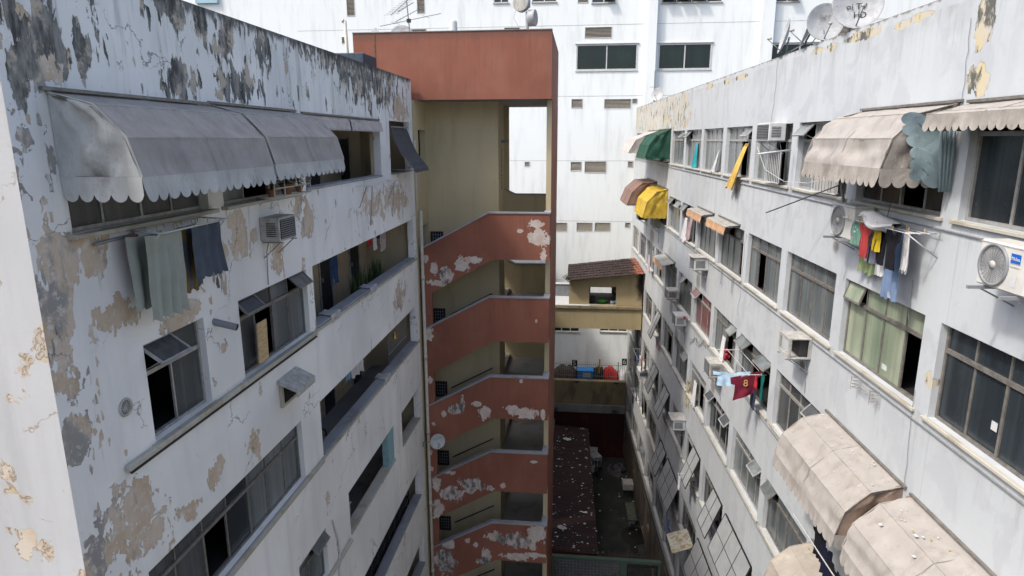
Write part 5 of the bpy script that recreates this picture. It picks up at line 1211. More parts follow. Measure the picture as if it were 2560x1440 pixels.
yagi(TP(983, 42)+V((0, -.3, 0)), TP(1018, -8)+V((0, .3, 0)), 9, .28, (.9, .3, .15)); yagi(TP(988, 55), TP(1056, 18), 8, .05, (0, .3, 1)); yagi(TP(994, 30), TP(1034, 6), 10, .05, (.2, .5, 1)); yagi(TP(950, 66), TP(1095, 27)+V((0, .5, 0)), 2, .3, (.3, 1, 0))
dish(TP(938, 92), (-.8, -1, .3), .30, 'small grey dish, only its rim showing over the left end of the red parapet', V((TP(938, 88).x, 24.1, zr)), group='dishes behind the red parapet')
dish(TP(1005, 92), (0.1, -1, .55), .42, 'wide grey dish with faint red lettering, rising just above the red parapet', V((TP(1005, 88).x, 24.1, zr)), logo=[('SKY', .55)], lcol=K('faded red print', (.4, .12, .08, 1), .6), group='dishes behind the red parapet')
m = MB(); m.lathe(V((TP(1133, 80).x, 24, zr)), (0, 0, 1), [(.15, 0), (.15, TP(0, 80).z-zr), (.12, TP(0, 77).z-zr), (.06, TP(0, 75).z-zr), (.001, TP(0, 74.5).z-zr)], M['wht'], 16); tag(m.build('roof_vent', loc=(TP(1133, 80).x, 24, zr)), 'small white domed vent peeping over the red parapet', 'vent')
# ---------------------------------------------------------------- right facade: awnings
awning(RF, 9.45, 12.22, .47, PROF, .27, M['awnc'], 'big dirty beige awning with a sagging brown side, top row of the right facade', group='beige awnings on the right facade', seed=7, sag=.034, emat=M['awnd'], valmat=M['awnd'], scw=.2)
awning(RF, 5.6, 9.2, .45, [(0, 0), (.35, -.10), (.56, -.14)], .22, M['awnc'], 'half closed beige awning at the top right edge of the picture', group='beige awnings on the right facade', seed=8, sag=.02, scw=.16, valmat=M['awnd'])
LP_ = [(0, 0), (.48, -.12), (.84, -.47), (.96, -.88)]
awning(RF, 9.43, 12.25, -5.30, LP_, .27, M['awnc'], 'beige awning with a puddled stain, upper one of the pair low on the right facade', group='beige awnings on the right facade', seed=9, sag=.02, emat=M['awne'], scw=.19)
awning(RF, 6.3, 9.16, -5.32, LP_, .27, M['awnc'], 'beige awning littered with paint chips, cut off by the bottom right of the picture', group='beige awnings on the right facade', seed=10, sag=.02, emat=M['awne'], scw=.19)
awning(RF, 9.5, 12.2, -8.17, LP_, .27, cloth_mat('dark taupe awning vinyl', (.36, .32, .27, 1), .12, .55, (.5, .46, .38, 1)), 'darker taupe awning at the bottom edge, one floor below the pair', group='beige awnings on the right facade', seed=11, scw=.19)
# loose blue-grey flap
fl = MB()
def ff(u, v):
    sc = .07*abs(math.sin(v*math.pi*6))**.6*(1-u)
    return RF.p(9.36+.03*math.sin(v*7)-.0*u, .70*(1-u)**.9*(1-.35*v)+sc+.03+.02*math.sin(v*9+u*14), .34-.12*u-.92*v+.03*math.sin(u*9))
fl.grid(ff, 30, 60, M['bluec'], True)
for k in range(4): fl.tube([RF.p(9.34-.02*k, .10+.07*k, .26), RF.p(9.33, .08+.05*k, -.2), RF.p(9.34, .05+.04*k, -.72)], [.01, .03, .02], M['bluec'], 7)
tag(fl.build('torn_flap', loc=RF.p(9.4, .1, -.6)), 'torn pale blue grey awning cloth bunched against the pier beside the big beige awning', 'cloth')
awning(RF, 30.7, 33.8, .44, [(0, 0), (.65, -.28), (.96, -.72), (1.12, -1.25)], .10, M['awngn'], 'dark green awning on the top floor at the far end of the right block', scw=.2, seed=12)
awning(RF, 33.9, 37.4, .42, [(0, 0), (.65, -.22), (1.15, -.45), (1.5, -1.05)], .08, M['awnw'], 'off white awning half hidden behind the dark green one', scw=.2, seed=13)
awning(RF, 30.7, 33.7, -2.30, [(0, 0), (.5, -.1), (.95, -.6), (1.1, -1.2)], .16, M['awny'], 'faded yellow awning at the far end of the right block', scw=.2, seed=14)
awning(RF, 33.8, 37.0, -2.15, [(0, 0), (.75, -.05), (1.25, -.5), (1.5, -1.15)], .06, M['awnbr'], 'brown awning half hidden behind the yellow one', scw=.2, seed=15)
for i, (a, b, z, lab) in enumerate(((22.05, 24.35, -2.47, 'small tan awning under a metal rail on the second floor down, farther of two'), (19.05, 21.35, -2.46, 'small tan awning under a metal rail on the second floor down, nearer of two'), (28.1, 30.6, -5.3, 'small tan awning with a grey top one floor below the yellow awning'))):
    awning(RF, a, b, z, [(0, 0), (.3, -.02), (.42, -.05)] if i < 2 else [(0, 0), (.55, -.12)], .26, K('grey awning top sheet', (.30, .31, .29, 1), .6), lab, group='small tan awnings', scw=.14, seed=20+i, sag=.004, ends=False, valmat=M['awnt'], trim=False)
# ---------------------------------------------------------------- right facade: air conditioners
for (u, v, n, w, h, d, kd, lab) in (
    (1748, 657, .25, .68, .42, .5, 'hood', 'white air conditioner on a bracket below the two small tan awnings'),
    (1680, 733, .25, .62, .40, .5, 'unit', 'small white air conditioner beside the grey window below the grey topped awning'),
    (1697, 797, .25, .66, .44, .45, 'unit', 'boxy white air conditioner just left of the maroon curtained window'),
    (1785, 918, .22, .70, .48, .45, 'unit', 'dirty grey air conditioner with a pipe strewn top above the black framed windows'),
    (1986, 862, .25, .62, .46, .48, 'cage', 'empty cream air conditioner box, open at the sides, on the pale wall'),
    (1930, 330, .18, .9, .42, .4, 'unit', 'white air conditioner set high inside a top floor window'),
    (1694, 1055, .25, .7, .42, .5, 'hood', 'white topped air conditioner over a dark barred window low on the facade'),
    (1608, 930, .3, .8, .4, .6, 'unit', 'white air conditioner among the open shutters at the far end'),
    (1603, 537, .3, .9, .45, .5, 'unit', 'black box air conditioner under the brown awning'),
    (1637, 548, .2, .9, .7, .35, 'unit', 'beige slatted air conditioner under the yellow awning')):
    s, z = RF.px(u, v, n); ac_box(RF, s, z, lab, w, h, d, kd, mat=M['blk'] if 'black box' in lab else (M['pvc'] if 'beige' in lab else M['wdirt'] if 'grey' in lab or 'cream' in lab else M['wht']))
condenser(RF, 7.12, 7.93, -1.70, -1.16, .10, .42, 'large ivory split condenser with a round fan grille at the right edge of the picture', 'Midea')
s, z = RF.px(2092, 548, .42)
condenser(RF, s-.62, s+.22, z-.30, z+.28, .08, .42, 'smaller split condenser beside the clothes rack under the big beige awning')
# ---------------------------------------------------------------- right facade: clothes rack under the big awning
rk2 = thing('drying_rack', 'white drying rack crowded with clothes below the big beige awning', 'drying rack', RF.p(10.3, 0, -1.3), 'drying racks on the facades')
m = MB(); z0 = -1.32
for n in (.06, .2, .34, .48): m.tube([RF.p(9.35, n, z0), RF.p(11.5, n, z0)], .007, M['wht'], 4)
for s in (9.45, 11.4): m.tube([RF.p(s, .01, z0), RF.p(s, .5, z0)], .012, M['wht'], 6); m.tube([RF.p(s, .48, z0), RF.p(s, .01, z0-.35)], .01, M['wht'], 6)
m.tube([RF.p(10.5, .25, z0), RF.p(10.6, .1, -.5)], .005, M['drk'], 4); m.build('frame', rk2)
pegs(RF, [(9.5+.16*i, .2+.14*(i % 3), z0) for i in range(12)], rk2)
multi = cloth_mat('bright mottled cotton', (.12, .24, .17, 1), .2, .9, (.35, .10, .30, 1), None, True, 8, (14, (.25, .5, .55, 1), .2))
def RG(u0, u1, v, L, n, mat, lab, kind, seed, **kw):
    a = RF.px(u0, v, n)[0]; b = RF.px(u1, v, n)[0]
    return garment(RF, min(a, b), max(a, b), n, z0, L, mat, lab, kind, seed=seed, group=None, **kw)
RG(2135, 2160, 530, .42, .42, multi, 'bright green and pink patterned top beside the condenser', 'vest', 1)
RG(2158, 2182, 535, .58, .42, cloth_mat('brick red cotton', (.38, .05, .05, 1)), 'red hooded top near the far end of the rack', 'shirt', 2)
RG(2168, 2192, 540, .42, .22, FL, 'spotted dark and cream top on the rack', 'vest', 3)
RG(2188, 2206, 545, .42, .42, cloth_mat('mustard cotton', (.50, .36, .02, 1)), 'mustard yellow top in the middle of the rack', 'shorts', 4)
RG(2200, 2226, 545, .62, .36, DK, 'black t-shirt with pale print in the middle of the rack', 'shirt', 5)
RG(2222, 2258, 548, .60, .46, DK, 'black hooded sweatshirt next to the jeans', 'shirt', 6)
RG(2228, 2268, 548, 1.12, .30, cloth_mat('faded denim', (.14, .20, .31, 1), .2), 'faded blue jeans hanging longest from the rack', 'pants', 7)
RG(2268, 2282, 550, .62, .3, WH, 'narrow white cloth at the near end of the rack', 'towel', 8, name='cloth')
RG(2158, 2205, 545, .95, .12, cloth_mat('lime cotton', (.22, .27, .13, 1)), 'lime green towel hanging behind the other clothes', 'towel', 9)
RG(2172, 2198, 545, .72, .18, cloth_mat('lilac cotton', (.42, .42, .52, 1)), 'pale lilac shorts half hidden on the rack', 'shorts', 10)
RG(2205, 2225, 545, .85, .16, WH, 'white towel hanging low behind the black t-shirt', 'towel', 11)
m = MB()
def wb(u, v): a = u*2*math.pi; r = (.05+.09*math.sin(math.pi*v)**.7)*(1+.22*math.sin(a*3+v*7)+.18*mnoise.noise(V((math.cos(a)*2, math.sin(a)*2, v*5)))); return RF.p(9.95+1.05*v, .36+r*1.4*math.cos(a), z0+.04+r*.8*math.sin(a)-.05*math.sin(v*6))
m.grid(wb, 20, 18, WH); tag(m.build('sheet', loc=RF.p(10.4, .36, z0)), 'bundled white sheet lying across the top of the rack', 'sheet')
# rack in the window with the football shirts
m = MB()
for dn in (.1, .45, .8): m.tube([RF.p(15.75, dn, -5.85), RF.p(17.9, dn, -5.85)], .007, M['wht'], 4)
for s in (15.8, 17.8): m.tube([RF.p(s, 0, -5.85), RF.p(s, .85, -5.85)], .010, M['wht'], 5)
tag(m.build('clothes_line', loc=RF.p(17, 0, -6.3)), 'wire clothes rail stuck out of the window with the football shirt', 'clothes line')
bur = cloth_mat('burgundy jersey', (.16, .018, .035, 1), .15)
def cross(s0): return FR(RF.p(s0, 0, -CZ), RF.n, -RF.s)
XF = cross(15.95); lo_, hi_ = .10, .86
g_ = garment(XF, lo_, hi_, 0, -5.88, .62, bur, 'burgundy football shirt numbered 8 hanging far out of a window', 'shirt', dn=.05, seed=3, waves=1.5, dz=-.22)
g_['label'] = 'burgundy football shirt numbered 8 hanging far out of a window'
text('8', .26, XF.p((lo_+hi_)/2, .065, -6.12), -RF.n, (0, 0, 1), K('gold print', (.62, .38, .14, 1), .7), None, 'shirt_number', .006)
num = bpy.data.objects['shirt_number']; num.parent = g_
for v in num.data.vertices: v.co -= g_.location
XF = cross(16.5)
garment(XF, lo_+.1, hi_+.32, 0, -6.02, .36, cloth_mat('light blue cotton', (.36, .50, .62, 1)), 'light blue shirt blowing out beside the burgundy football shirt', 'shirt', dn=.15, seed=4)
garment(RF, 15.85, 16.25, .22, -5.9, .95, cloth_mat('charcoal trousers cotton', (.035, .042, .065, 1)), 'dark grey trousers behind the football shirt', 'pants', seed=5)
garment(RF, 15.62, 15.82, .12, -5.8, .72, cloth_mat('deep teal cotton', (.01, .13, .11, 1)), 'dark teal cloth at the near end of the window rail', 'towel', seed=6, name='cloth')
garment(RF, 15.7, 15.9, .25, -5.88, .35, RD, 'small red cloth between the trousers and the teal cloth', 'towel', seed=7, name='cloth')
m = MB()
for k in range(5): m.lathe(RF.p(18.1+.05*math.sin(k*2), .36+.04*math.cos(k*3), -5.98-.06*k), (0, 0, 1), [(.001, -.06), (.05, -.03), (.065, .0), (.04, .05), (.001, .06)], RD, 8)
tag(m.build('cloth_bundle', loc=RF.p(18.1, .3, -6.3)), 'knotted red cloth hanging from an open sash beside the football shirt', 'cloth')
# curtains blowing out of windows (each hangs in its window: things of their own)
def blown(s, n, z, L, w, mat, lab, out, seed, sl=0, narrow=.5):
    m = MB()
    def fn(u, v): return RF.p(s+(u-.5)*w*(1-narrow*(1-v))+sl*v**1.3+.02*math.sin(v*6+seed), n+out*v**.7+.035*(.4+v)*math.sin(u*16+seed+v), z-L*v-.05*math.sin(u*7+seed)*v)
    m.grid(fn, 16, 18, mat); tag(m.build('curtain', loc=RF.p(s, n, z-L)), lab, 'curtain')
blown(19.15, -.07, -.12, 1.30, .80, cloth_mat('golden curtain', (.62, .42, .12, 1), .2), 'golden yellow curtain blown out of a top floor window', .30, 1, .55)
blown(22.2, -.08, -.35, .75, .55, WH, 'white curtain tip poking out of a top floor window', .14, 2, .25, .9)
blown(25.6, -.09, -.15, .95, .5, cloth_mat('turquoise beach cloth', (.03, .32, .36, 1), .2, .9, (.5, .5, .05, 1)), 'turquoise and yellow cloth in a far top floor window', .08, 3)
blown(26.4, .0, -3.1, .95, .6, WH, 'white curtain in the far second row window', .08, 4)
blown(25.7, -.08, -2.95, 1.0, .6, cloth_mat('blush curtain', (.45, .34, .33, 1)), 'blush curtain looping out of the window beside the small tan awnings', .10, 5, .3)
blown(19.9, -.03, -6.1, .9, .42, WH, 'white curtain swelling out of the third row window', .05, 6, 0, .2)
blown(13.3, -.05, -6.0, .85, .5, cloth_mat('pale aqua curtain', (.32, .42, .43, 1)), 'pale aqua curtain beside the dark gap left of the beige awnings', .1, 7)
blown(23.2, -.03, -8.9, 1.0, .7, WH, 'large white curtain bulging from a shaded lower window', .06, 8, 0, .2)
# grilles with cloth in the top row
for (a, b, lab, bb_) in ((15.9, 16.9, 'low barred guard with dark striped cloth in a top floor window', cloth_mat('dark striped cloth', (.06, .06, .065, 1), .2, .9, None, (7, (.12, .12, .12, 1), 'Y'))), (12.75, 13.9, 'low barred guard with cream striped cloth beside the big beige awning', cloth_mat('cream striped cloth', (.42, .40, .36, 1), .2, .9, None, (7, (.2, .2, .2, 1), 'Y')))):
    t = thing('window_guard', lab, 'window guard', RF.p((a+b)/2, 0, FS[0])); m = MB()
    fr = RF
    for z in (FS[0]+.04, FS[0]+.78): RF.box(m, a, b, .10, .125, z, z+.025, M['wht'])
    for i in range(9): RF.box(m, a+(b-a)*i/8-.007, a+(b-a)*i/8+.007, .10, .12, FS[0]+.04, FS[0]+.78, M['wht'])
    m.build('bars', t); m = MB(); curtain(m, RF, a+.03, b-.03, FS[0]+.05, FS[0]+.76, .06, bb_, .015, 5); m.build('cloth', t)
m = MB(); m.tube([RF.p(15.3, .10, -.25), RF.p(14.9, .95, -.33)], .022, M['wht'], 8); tag(m.build('metal_rod', loc=RF.p(15.3, .1, -.25)), 'short thick white tube sticking out of a top floor window', 'rod')
a = RF.p(12.35, .06, -1.12); s, z = RF.px(1915, 532, .95); m = MB(); m.tube([a+V((0, 0, .35)), RF.p(s, .95, z)], .012, M['drk'], 6); tag(m.build('metal_rod', loc=a), 'long thin dark rod slanting out below the big beige awning', 'rod')
m = MB(); m.tube([RF.p(18.0, .02, -.2), RF.p(16.8, .15, -.75), RF.p(15.2, .22, -.95), RF.p(13.9, .2, -.9), RF.p(12.8, .3, -.75)], .007, M['wht'], 5); tag(m.build('hose', loc=RF.p(15, .2, -.95)), 'thin white hose sagging between two top floor windows', 'hose')
m = MB(); m.tube([RF.p(12.2, .12, -1.32), RF.p(12.3, .2, -.9), RF.p(12.22, .22, -.6), RF.p(12.1, .1, -.35)], .03, M['gpvc'], 8); tag(m.build('pipe', loc=RF.p(12.2, .1, -1.3)), 'grey insulated pipe rising from the smaller condenser', 'pipe')
# bracket remains, wall rack, graffiti
s, z = RF.px(2160, 975, .1); t = thing('drying_rack', 'small folded metal rack on the wall below the green curtained window', 'drying rack', RF.p(s, 0, z), 'drying racks on the facades'); m = MB()
for q in (s-.34, s+.34):
    for dz_ in (-.1, -.04, .02, .08): m.tube([RF.p(q-.06, .03, z+dz_), RF.p(q, .17, z+dz_+.03), RF.p(q+.06, .03, z+dz_)], .007, M['alu'], 4)
    m.tube([RF.p(q, .17, z-.12), RF.p(q, .17, z+.14)], .007, M['alu'], 4)
for dz_ in (-.05, 0, .05): m.tube([RF.p(s-.34, .1, z+dz_), RF.p(s+.34, .1, z+dz_)], .005, M['alu'], 4)
m.build('frame', t)
for u, v, lab in ((1805, 690, 'upper'), (1832, 712, 'lower')):
    m = MB(); s, z = RF.px(u, v); m.tube([RF.p(s-.12, .02, z+.3), RF.p(s-.12, .04, z-.25), RF.p(s+.0, .04, z-.25), RF.p(s+.0, .02, z+.3)], .009, M['gry'], 4); tag(m.build('hook_bracket', loc=RF.p(s, 0, z)), lab+' thin wire bracket hanging empty below the second row of windows', 'bracket', 'empty wire brackets')
gfm = MB(); r = random.Random(3); pts = []
for i in range(26):
    s, z = RF.px(1725+i*1.7+6*math.sin(i*1.9), 850+i*.6+11*math.sin(i*2.4+1)); pts.append(RF.p(s, .003, z))
gfm.tube(pts, .006, blk, 4); gfm.build('graffiti', RB)
for u, v, w, h in ((2210, 918, .16, .09), (2485, 1066, .11, .12)):
    s, z = RF.px(u, v, -.12); m = MB(); RF.box(m, s-w/2, s+w/2, -.124, -.120, z-h/2, z+h/2, M['wht']); m.build('sticker', RB)
cw = MB(); r = random.Random(9)
for u, v0, v1 in ((2432, 45, 262), (1948, 150, 330), (2285, 700, 800), (2290, 975, 1225), (1868, 585, 790), (1800, 1000, 1120)):
    pts = []
    for i in range(9):
        v = v0+(v1-v0)*i/8; s, z = RF.px(u-(v-v0)*.11+r.uniform(-2, 2), v); pts.append(RF.p(s, .02, z))
    cw = MB(); cw.tube(pts, .004, M['gry'], 4); cw.build('hanging_cable', RB)
# small rag, pink cloths, far racks
garment(RF, 33.4, 34.0, .25, -5.9, .95, cloth_mat('pink white cotton', (.50, .38, .45, 1)), 'pale pink cloth on the sill at the end of the tiled roof', 'towel', seed=1, name='cloth', cat='cloth')
garment(RF, 24.9, 25.4, .12, FS[2]+.02, .10, RD, 'red cloth draped on a sill below the small white air conditioner', 'towel', seed=2, name='cloth', cat='cloth')
garment(RF, 30.5, 31.2, .12, FS[3]-.0+2.9*0+.02, .35, cloth_mat('pink cotton', (.50, .30, .32, 1)), 'pink cloth over a shaded sill beside the open shutters', 'towel', seed=3, name='cloth', cat='cloth')
for i, (u, v, lab) in enumerate(((1598, 885, 'upper'), (1592, 985, 'lower'))):
    s, z = RF.px(u, v, .6); t = thing('drying_rack', lab+' of two cluttered racks at the far end of the right facade', 'drying rack', RF.p(s, 0, z), 'drying racks on the facades'); m = MB()
    for n in (.2, .5, .8): m.tube([RF.p(s-.9, n, z), RF.p(s+.9, n, z)], .012, M['gry'], 4)
    for q in (s-.9, s+.9): m.tube([RF.p(q, 0, z), RF.p(q, .85, z)], .014, M['gry'], 4)
    m.build('frame', t)
    for k, mt in enumerate((DK, RD if i == 0 else FL, J, DK)):
        garment(RF, s-.8+.42*k, s-.45+.42*k, .35+.12*k, z, .7+.2*math.sin(k*2+i), mt, ['dark', 'reddish', 'blue', 'black'][k]+' garment on the '+lab+' cluttered rack at the far end', 'shirt' if k % 2 else 'vest', seed=k+i*4)
s, z = RF.px(1650, 1250, .5)
garment(RF, 24.2, 24.8, .42, -15.45, .9, cloth_mat('periwinkle cotton', (.12, .14, .30, 1), .2, .9, (.35, .45, .04, 1)), 'periwinkle and lime shirt hanging under a low shutter', 'shirt', seed=2)
garment(RF, 23.3, 24.0, .42, -15.4, .7, cloth_mat('grey blue cotton', (.20, .23, .27, 1)), 'grey blue cloth hanging under a low shutter', 'towel', seed=3, name='cloth', cat='cloth')
s, z = RF.px(1698, 1185, .55); m = MB(); m.tube([RF.p(s, 0, z+.05), RF.p(s, .62, z+.02)], .008, M['wht'], 4); tag(m.build('rod', loc=RF.p(s, 0, z)), 'thin rail carrying a lone white shirt between the shutters', 'rod')
garment(RF, s-.2, s+.2, .55, z+.02, .62, WH, 'small white shirt hanging alone between the open shutters', 'shirt', seed=5)
s, z = RF.px(1693, 1355, .5)
cpy = thing('patched_canopy', 'patched mosaic coloured sheet canopy low on the right facade', 'canopy', RF.p(s, 0, z)); m = MB()
patch = NT('patchwork sheet'); pp = patch.obj(); vc = patch.n('ShaderNodeTexVoronoi'); patch.put(vc.inputs['Vector'], pp); vc.inputs['Scale'].default_value = 9
pc = patch.mix(patch.step(patch.noise(pp, 7, 5), .4, .6), (.36, .34, .22, 1), (.30, .20, .13, 1)); pc = patch.mix(patch.step(patch.sep(vc.outputs['Color'])[0], .5, .55), pc, (.42, .42, .36, 1)); pm = patch.out(pc, .8)
m.box8([RF.p(s-.6, .02, z+.18), RF.p(s+.6, .02, z+.18), RF.p(s+.6, .8, z-.1), RF.p(s-.6, .8, z-.1), RF.p(s-.6, .02, z+.21), RF.p(s+.6, .02, z+.21), RF.p(s+.6, .8, z-.07), RF.p(s-.6, .8, z-.07)], pm); m.build('sheet', cpy)
for q in (s-.55, s+.55): m = MB(); m.tube([RF.p(q, .75, z-.1), RF.p(q, .01, z-.45)], .014, M['gry'], 4); m.build('bracket', cpy)
# black clothes under the low awning
t = thing('drying_rack', 'folding lattice rack showing below the pair of beige awnings', 'drying rack', RF.p(9.3, 0, -7.0), 'drying racks on the facades'); m = MB()
for k in range(5):
    a = .25+.16*k
    m.tube([RF.p(9.25, a, -6.85), RF.p(9.25, a+.16, -6.99)], .008, M['wht'], 4); m.tube([RF.p(9.25, a, -6.99), RF.p(9.25, a+.16, -6.85)], .008, M['wht'], 4)
m.tube([RF.p(9.25, .2, -6.92), RF.p(11.2, .2, -6.92)], .01, M['wht'], 4); m.tube([RF.p(9.25, .9, -6.92), RF.p(11.2, .9, -6.92)], .01, M['wht'], 4)
m.build('frame', t)
for k in range(3): garment(RF, 9.45+.55*k, 9.95+.55*k, .75-.1*k, -6.95, .62, DK if k != 1 else cloth_mat('black navy cotton', (.01, .012, .03, 1)), ['nearest', 'middle', 'farthest'][k]+' black garment hanging under the pair of beige awnings', 'shirt', seed=k)
# roof edge dishes of the right block
def RD_(u, v, n=-.1): s, z = RF.px(u, v, n); return RF.p(s, n, z)
dish(RD_(1968, 92), (-1, .15, .25), .40, 'dish seen nearly edge on, farthest of the four at the right roof edge', RF.p(16.75, -.1, 1.95))
dish(RD_(2026, 72), (-1, .25, .3), .38, 'edge on dish just left of the two that face the camera', RF.p(15.55, -.1, 1.95))
dish(RD_(2060, 57), (.0, -1, .12), .37, 'scuffed round dish facing the camera on a leaning pole', RF.p(14.6, -.1, 1.95), logo=[('SKY', .3)], lcol=K('faint tan print', (.34, .30, .26, 1), .7))
dish(RD_(2141, 12), (-.1, -1, .1), .44, 'large white dish with black TV HD lettering, highest at the roof edge', RF.p(13.4, -.1, 1.95), logo=[('oi TV', -.1), ('   HD', -.45)])
dish(RD_(1645, 236), (-.7, -1, .2), .33, 'little blue grey dish alone at the far end of the right roof', RF.p(36.6, -.1, 1.95))
m = MB(); a = RF.p(38.2, -.3, 1.15); m.tube([a, a+V((0, 0, 2.6))], .02, M['gry'], 5); m.tube([a+V((-.25, 0, 1.7)), a+V((.25, 0, 1.7))], .014, M['gry'], 4); tag(m.build('roof_aerial', loc=a), 'thin cross shaped aerial beside the little dish', 'antenna')
m = MB(); m.tube([RF.p(16.8, .01, 1.93), RF.p(16.2, -.3, 2.15), RF.p(15.5, -.2, 2.05), RF.p(15.0, -.3, 2.4), RF.p(14.7, -.1, 2.0)], .012, M['gry'], 5); tag(m.build('roof_cable', loc=RF.p(16, -.1, 1.95)), 'tangled grey cable linking the dishes on the right parapet', 'cable')
# ---------------------------------------------------------------- far courtyard and behind the wall
q = plane(42.9)
fe = thing('railing', 'thin dark spiked railing on the beige retaining wall', 'railing', (0.6, 42.9, CZ-16.3)); m = MB(); zb_ = QF.px(1480, 953)[1]; zt_ = q.px(1480, 905)[1]
for i in range(38): s = -2.1+5.3*i/37; m.tube([q.p(s, 0, zb_-.3), q.p(s, 0, zt_)], .012, M['gry'], 4)
for z in (zb_+.15, zt_-.22): q.box(m, -2.1, 3.2, -.012, .012, z, z+.025, M['gry'])
for u in (1442, 1545): s = q.px(u, 930)[0]; q.box(m, s-.03, s+.03, -.03, .03, zb_-.3, zt_+.05, M['drk'])
m.build('bars', fe)
for u, v, tx in ((1436, 908, '5'), (1561, 905, '6')):
    s, z = q.px(u, v, .05); t = thing('number_sign', 'black square sign with a white '+{'5': 'five', '6': 'six'}[tx]+(' left on the railing' if tx == '5' else ' at the right end of the railing'), 'sign', q.p(s, .05, z)); m = MB(); q.box(m, s-.17, s+.17, .03, .055, z-.24, z+.24, M['blk'], .004); m.build('board', t); text(tx, .5, q.p(s, .057, z), (1, 0, 0), (0, 0, 1), M['wht'], t)
s, z = q.px(1499, 925); m = MB(); q.box(m, s-.06, s+.06, -.6, -.5, zb_-.45, zt_+.05, K('yellow post paint', (.5, .36, .04, 1), .6)); tag(m.build('yellow_post', loc=q.p(s, -.55, zb_-.45)), 'yellow post behind the railing', 'post')
q2 = plane(43.5); a, zt2 = q2.px(1443, 927); b, zb2 = q2.px(1483, 955)
bn = thing('skip_bin', 'bright blue bin with a pale label lying behind the railing', 'bin', q2.p((a+b)/2, 0, zb_-.45)); m = MB(); BL = K('bright blue plastic', (.02, .22, .60, 1), .45, .1)
q2.box(m, a, b, -.8, 0, zb_-.45, zt2, BL, .06); m.build('body', bn); m = MB(); q2.box(m, a-.03, b+.03, -.83, .03, zt2-.05, zt2+.03, BL, .02); m.build('lid', bn); m = MB(); q2.box(m, a+.4, b-.2, .002, .012, zt2-.45, zt2-.14, M['pvc']); m.build('label_panel', bn)
def heap(c, rx, ry, h, mat, lab, cat, name, seed=0, kind=None):
    m = MB()
    def fn(u, v):
        a = u*2*math.pi; r = v; k = mnoise.noise(V((math.cos(a)*1.4, math.sin(a)*1.4, seed+v)))
        return V(c)+V((rx*r*math.cos(a)*(1+.3*k), ry*r*math.sin(a)*(1+.3*k), h*(1-v**3.5)*(1+.3*mnoise.noise(V((math.cos(a)*v*3, math.sin(a)*v*3, seed*2))))))
    m.grid(fn, 28, 10, mat); return tag(m.build(name, loc=c), lab, cat, kind=kind)
zz = CZ+zb_-.46
heap(q2.p(q2.px(1410, 940)[0], -.3, zb_-.46), 1.0, .6, .95, K('brown tarpaulin', (.11, .08, .06, 1), .8, .4), 'brown tarpaulin mound left of the blue bin', 'tarpaulin', 'tarpaulin', 1)
heap(q2.p(q2.px(1495, 945)[0], -.3, zb_-.46), .55, .5, .95, K('black tarpaulin', (.02, .022, .024, 1), .6, .3), 'black tarpaulin heap right of the blue bin', 'tarpaulin', 'tarpaulin', 2)
heap(q2.p(q2.px(1524, 945)[0], -.3, zb_-.46), .62, .5, 1.0, K('red tarpaulin', (.45, .03, .03, 1), .6, .3), 'bright red covered heap behind the railing', 'tarpaulin', 'tarpaulin', 3)
heap(q2.p(q2.px(1557, 950)[0], -.3, zb_-.46), .3, .4, .8, M['wht'], 'white bag at the right end of the railing', 'bag', 'bag', 4)
# kitchen things in the link building window
KS = KW
m = MB(); s, z = KS.px(1506, 757, -.3); m.lathe(KS.p(s, -.3, qo[2]+.0), (0, 0, 1), [(.12, 0), (.27, .16), (.29, .16), (.26, .14), (.11, .02)], K('green bowl plastic', (.05, .30, .03, 1), .5), 20); tag(m.build('bowl', loc=KS.p(s, -.3, qo[2])), 'green bowl on the sill of the lean-to window', 'bowl')
m = MB(); s, z = KS.px(1530, 757, -.2); m.lathe(KS.p(s, -.2, qo[2]), (0, 0, 1), [(.001, 0), (.1, 0), (.12, .12), (.1, .16), (.001, .17)], M['wht'], 16); tag(m.build('pot', loc=KS.p(s, -.2, qo[2])), 'white pot beside the green bowl', 'pot')
m = MB(); s, z = KS.px(1537, 755, -.25); KS.box(m, s-.05, s+.07, -.3, -.2, qo[2], qo[2]+.2, K('aqua plastic', (.1, .4, .55, 1), .5), .02); tag(m.build('bottle', loc=KS.p(s, -.25, qo[2])), 'aqua plastic bottle at the right of the lean-to window', 'bottle')
m = MB(); s, z = KS.px(1482, 750, -.6); KS.box(m, s-.16, s+.12, -.8, -.5, wz0+.02, qo[2]+.38, M['drk'], .02); tag(m.build('cabinet', loc=KS.p(s, -.6, wz0)), 'dark cabinet inside the left of the lean-to window', 'cabinet')
plant(KF.p(KF.px(1416, 690)[0], .1, KF.px(1416, 700)[1]), .45, .28, 120, 'small weed sprouting at the left end of the tiled roof', name='weed', seed=30)
zl = CZ+QF.px(1480, 1031)[1]
for i, (u, w, lab) in enumerate(((1386, .5, 'leafy weed hanging at the left end of the ledge under the beige wall'), (1537, .42, 'leafy weed on the ledge under the beige wall near its right end'))):
    plant((QF.px(u, 1025)[0], YR-.12, zl+.0), .5, w, 200, lab, name='weed', seed=31+i)
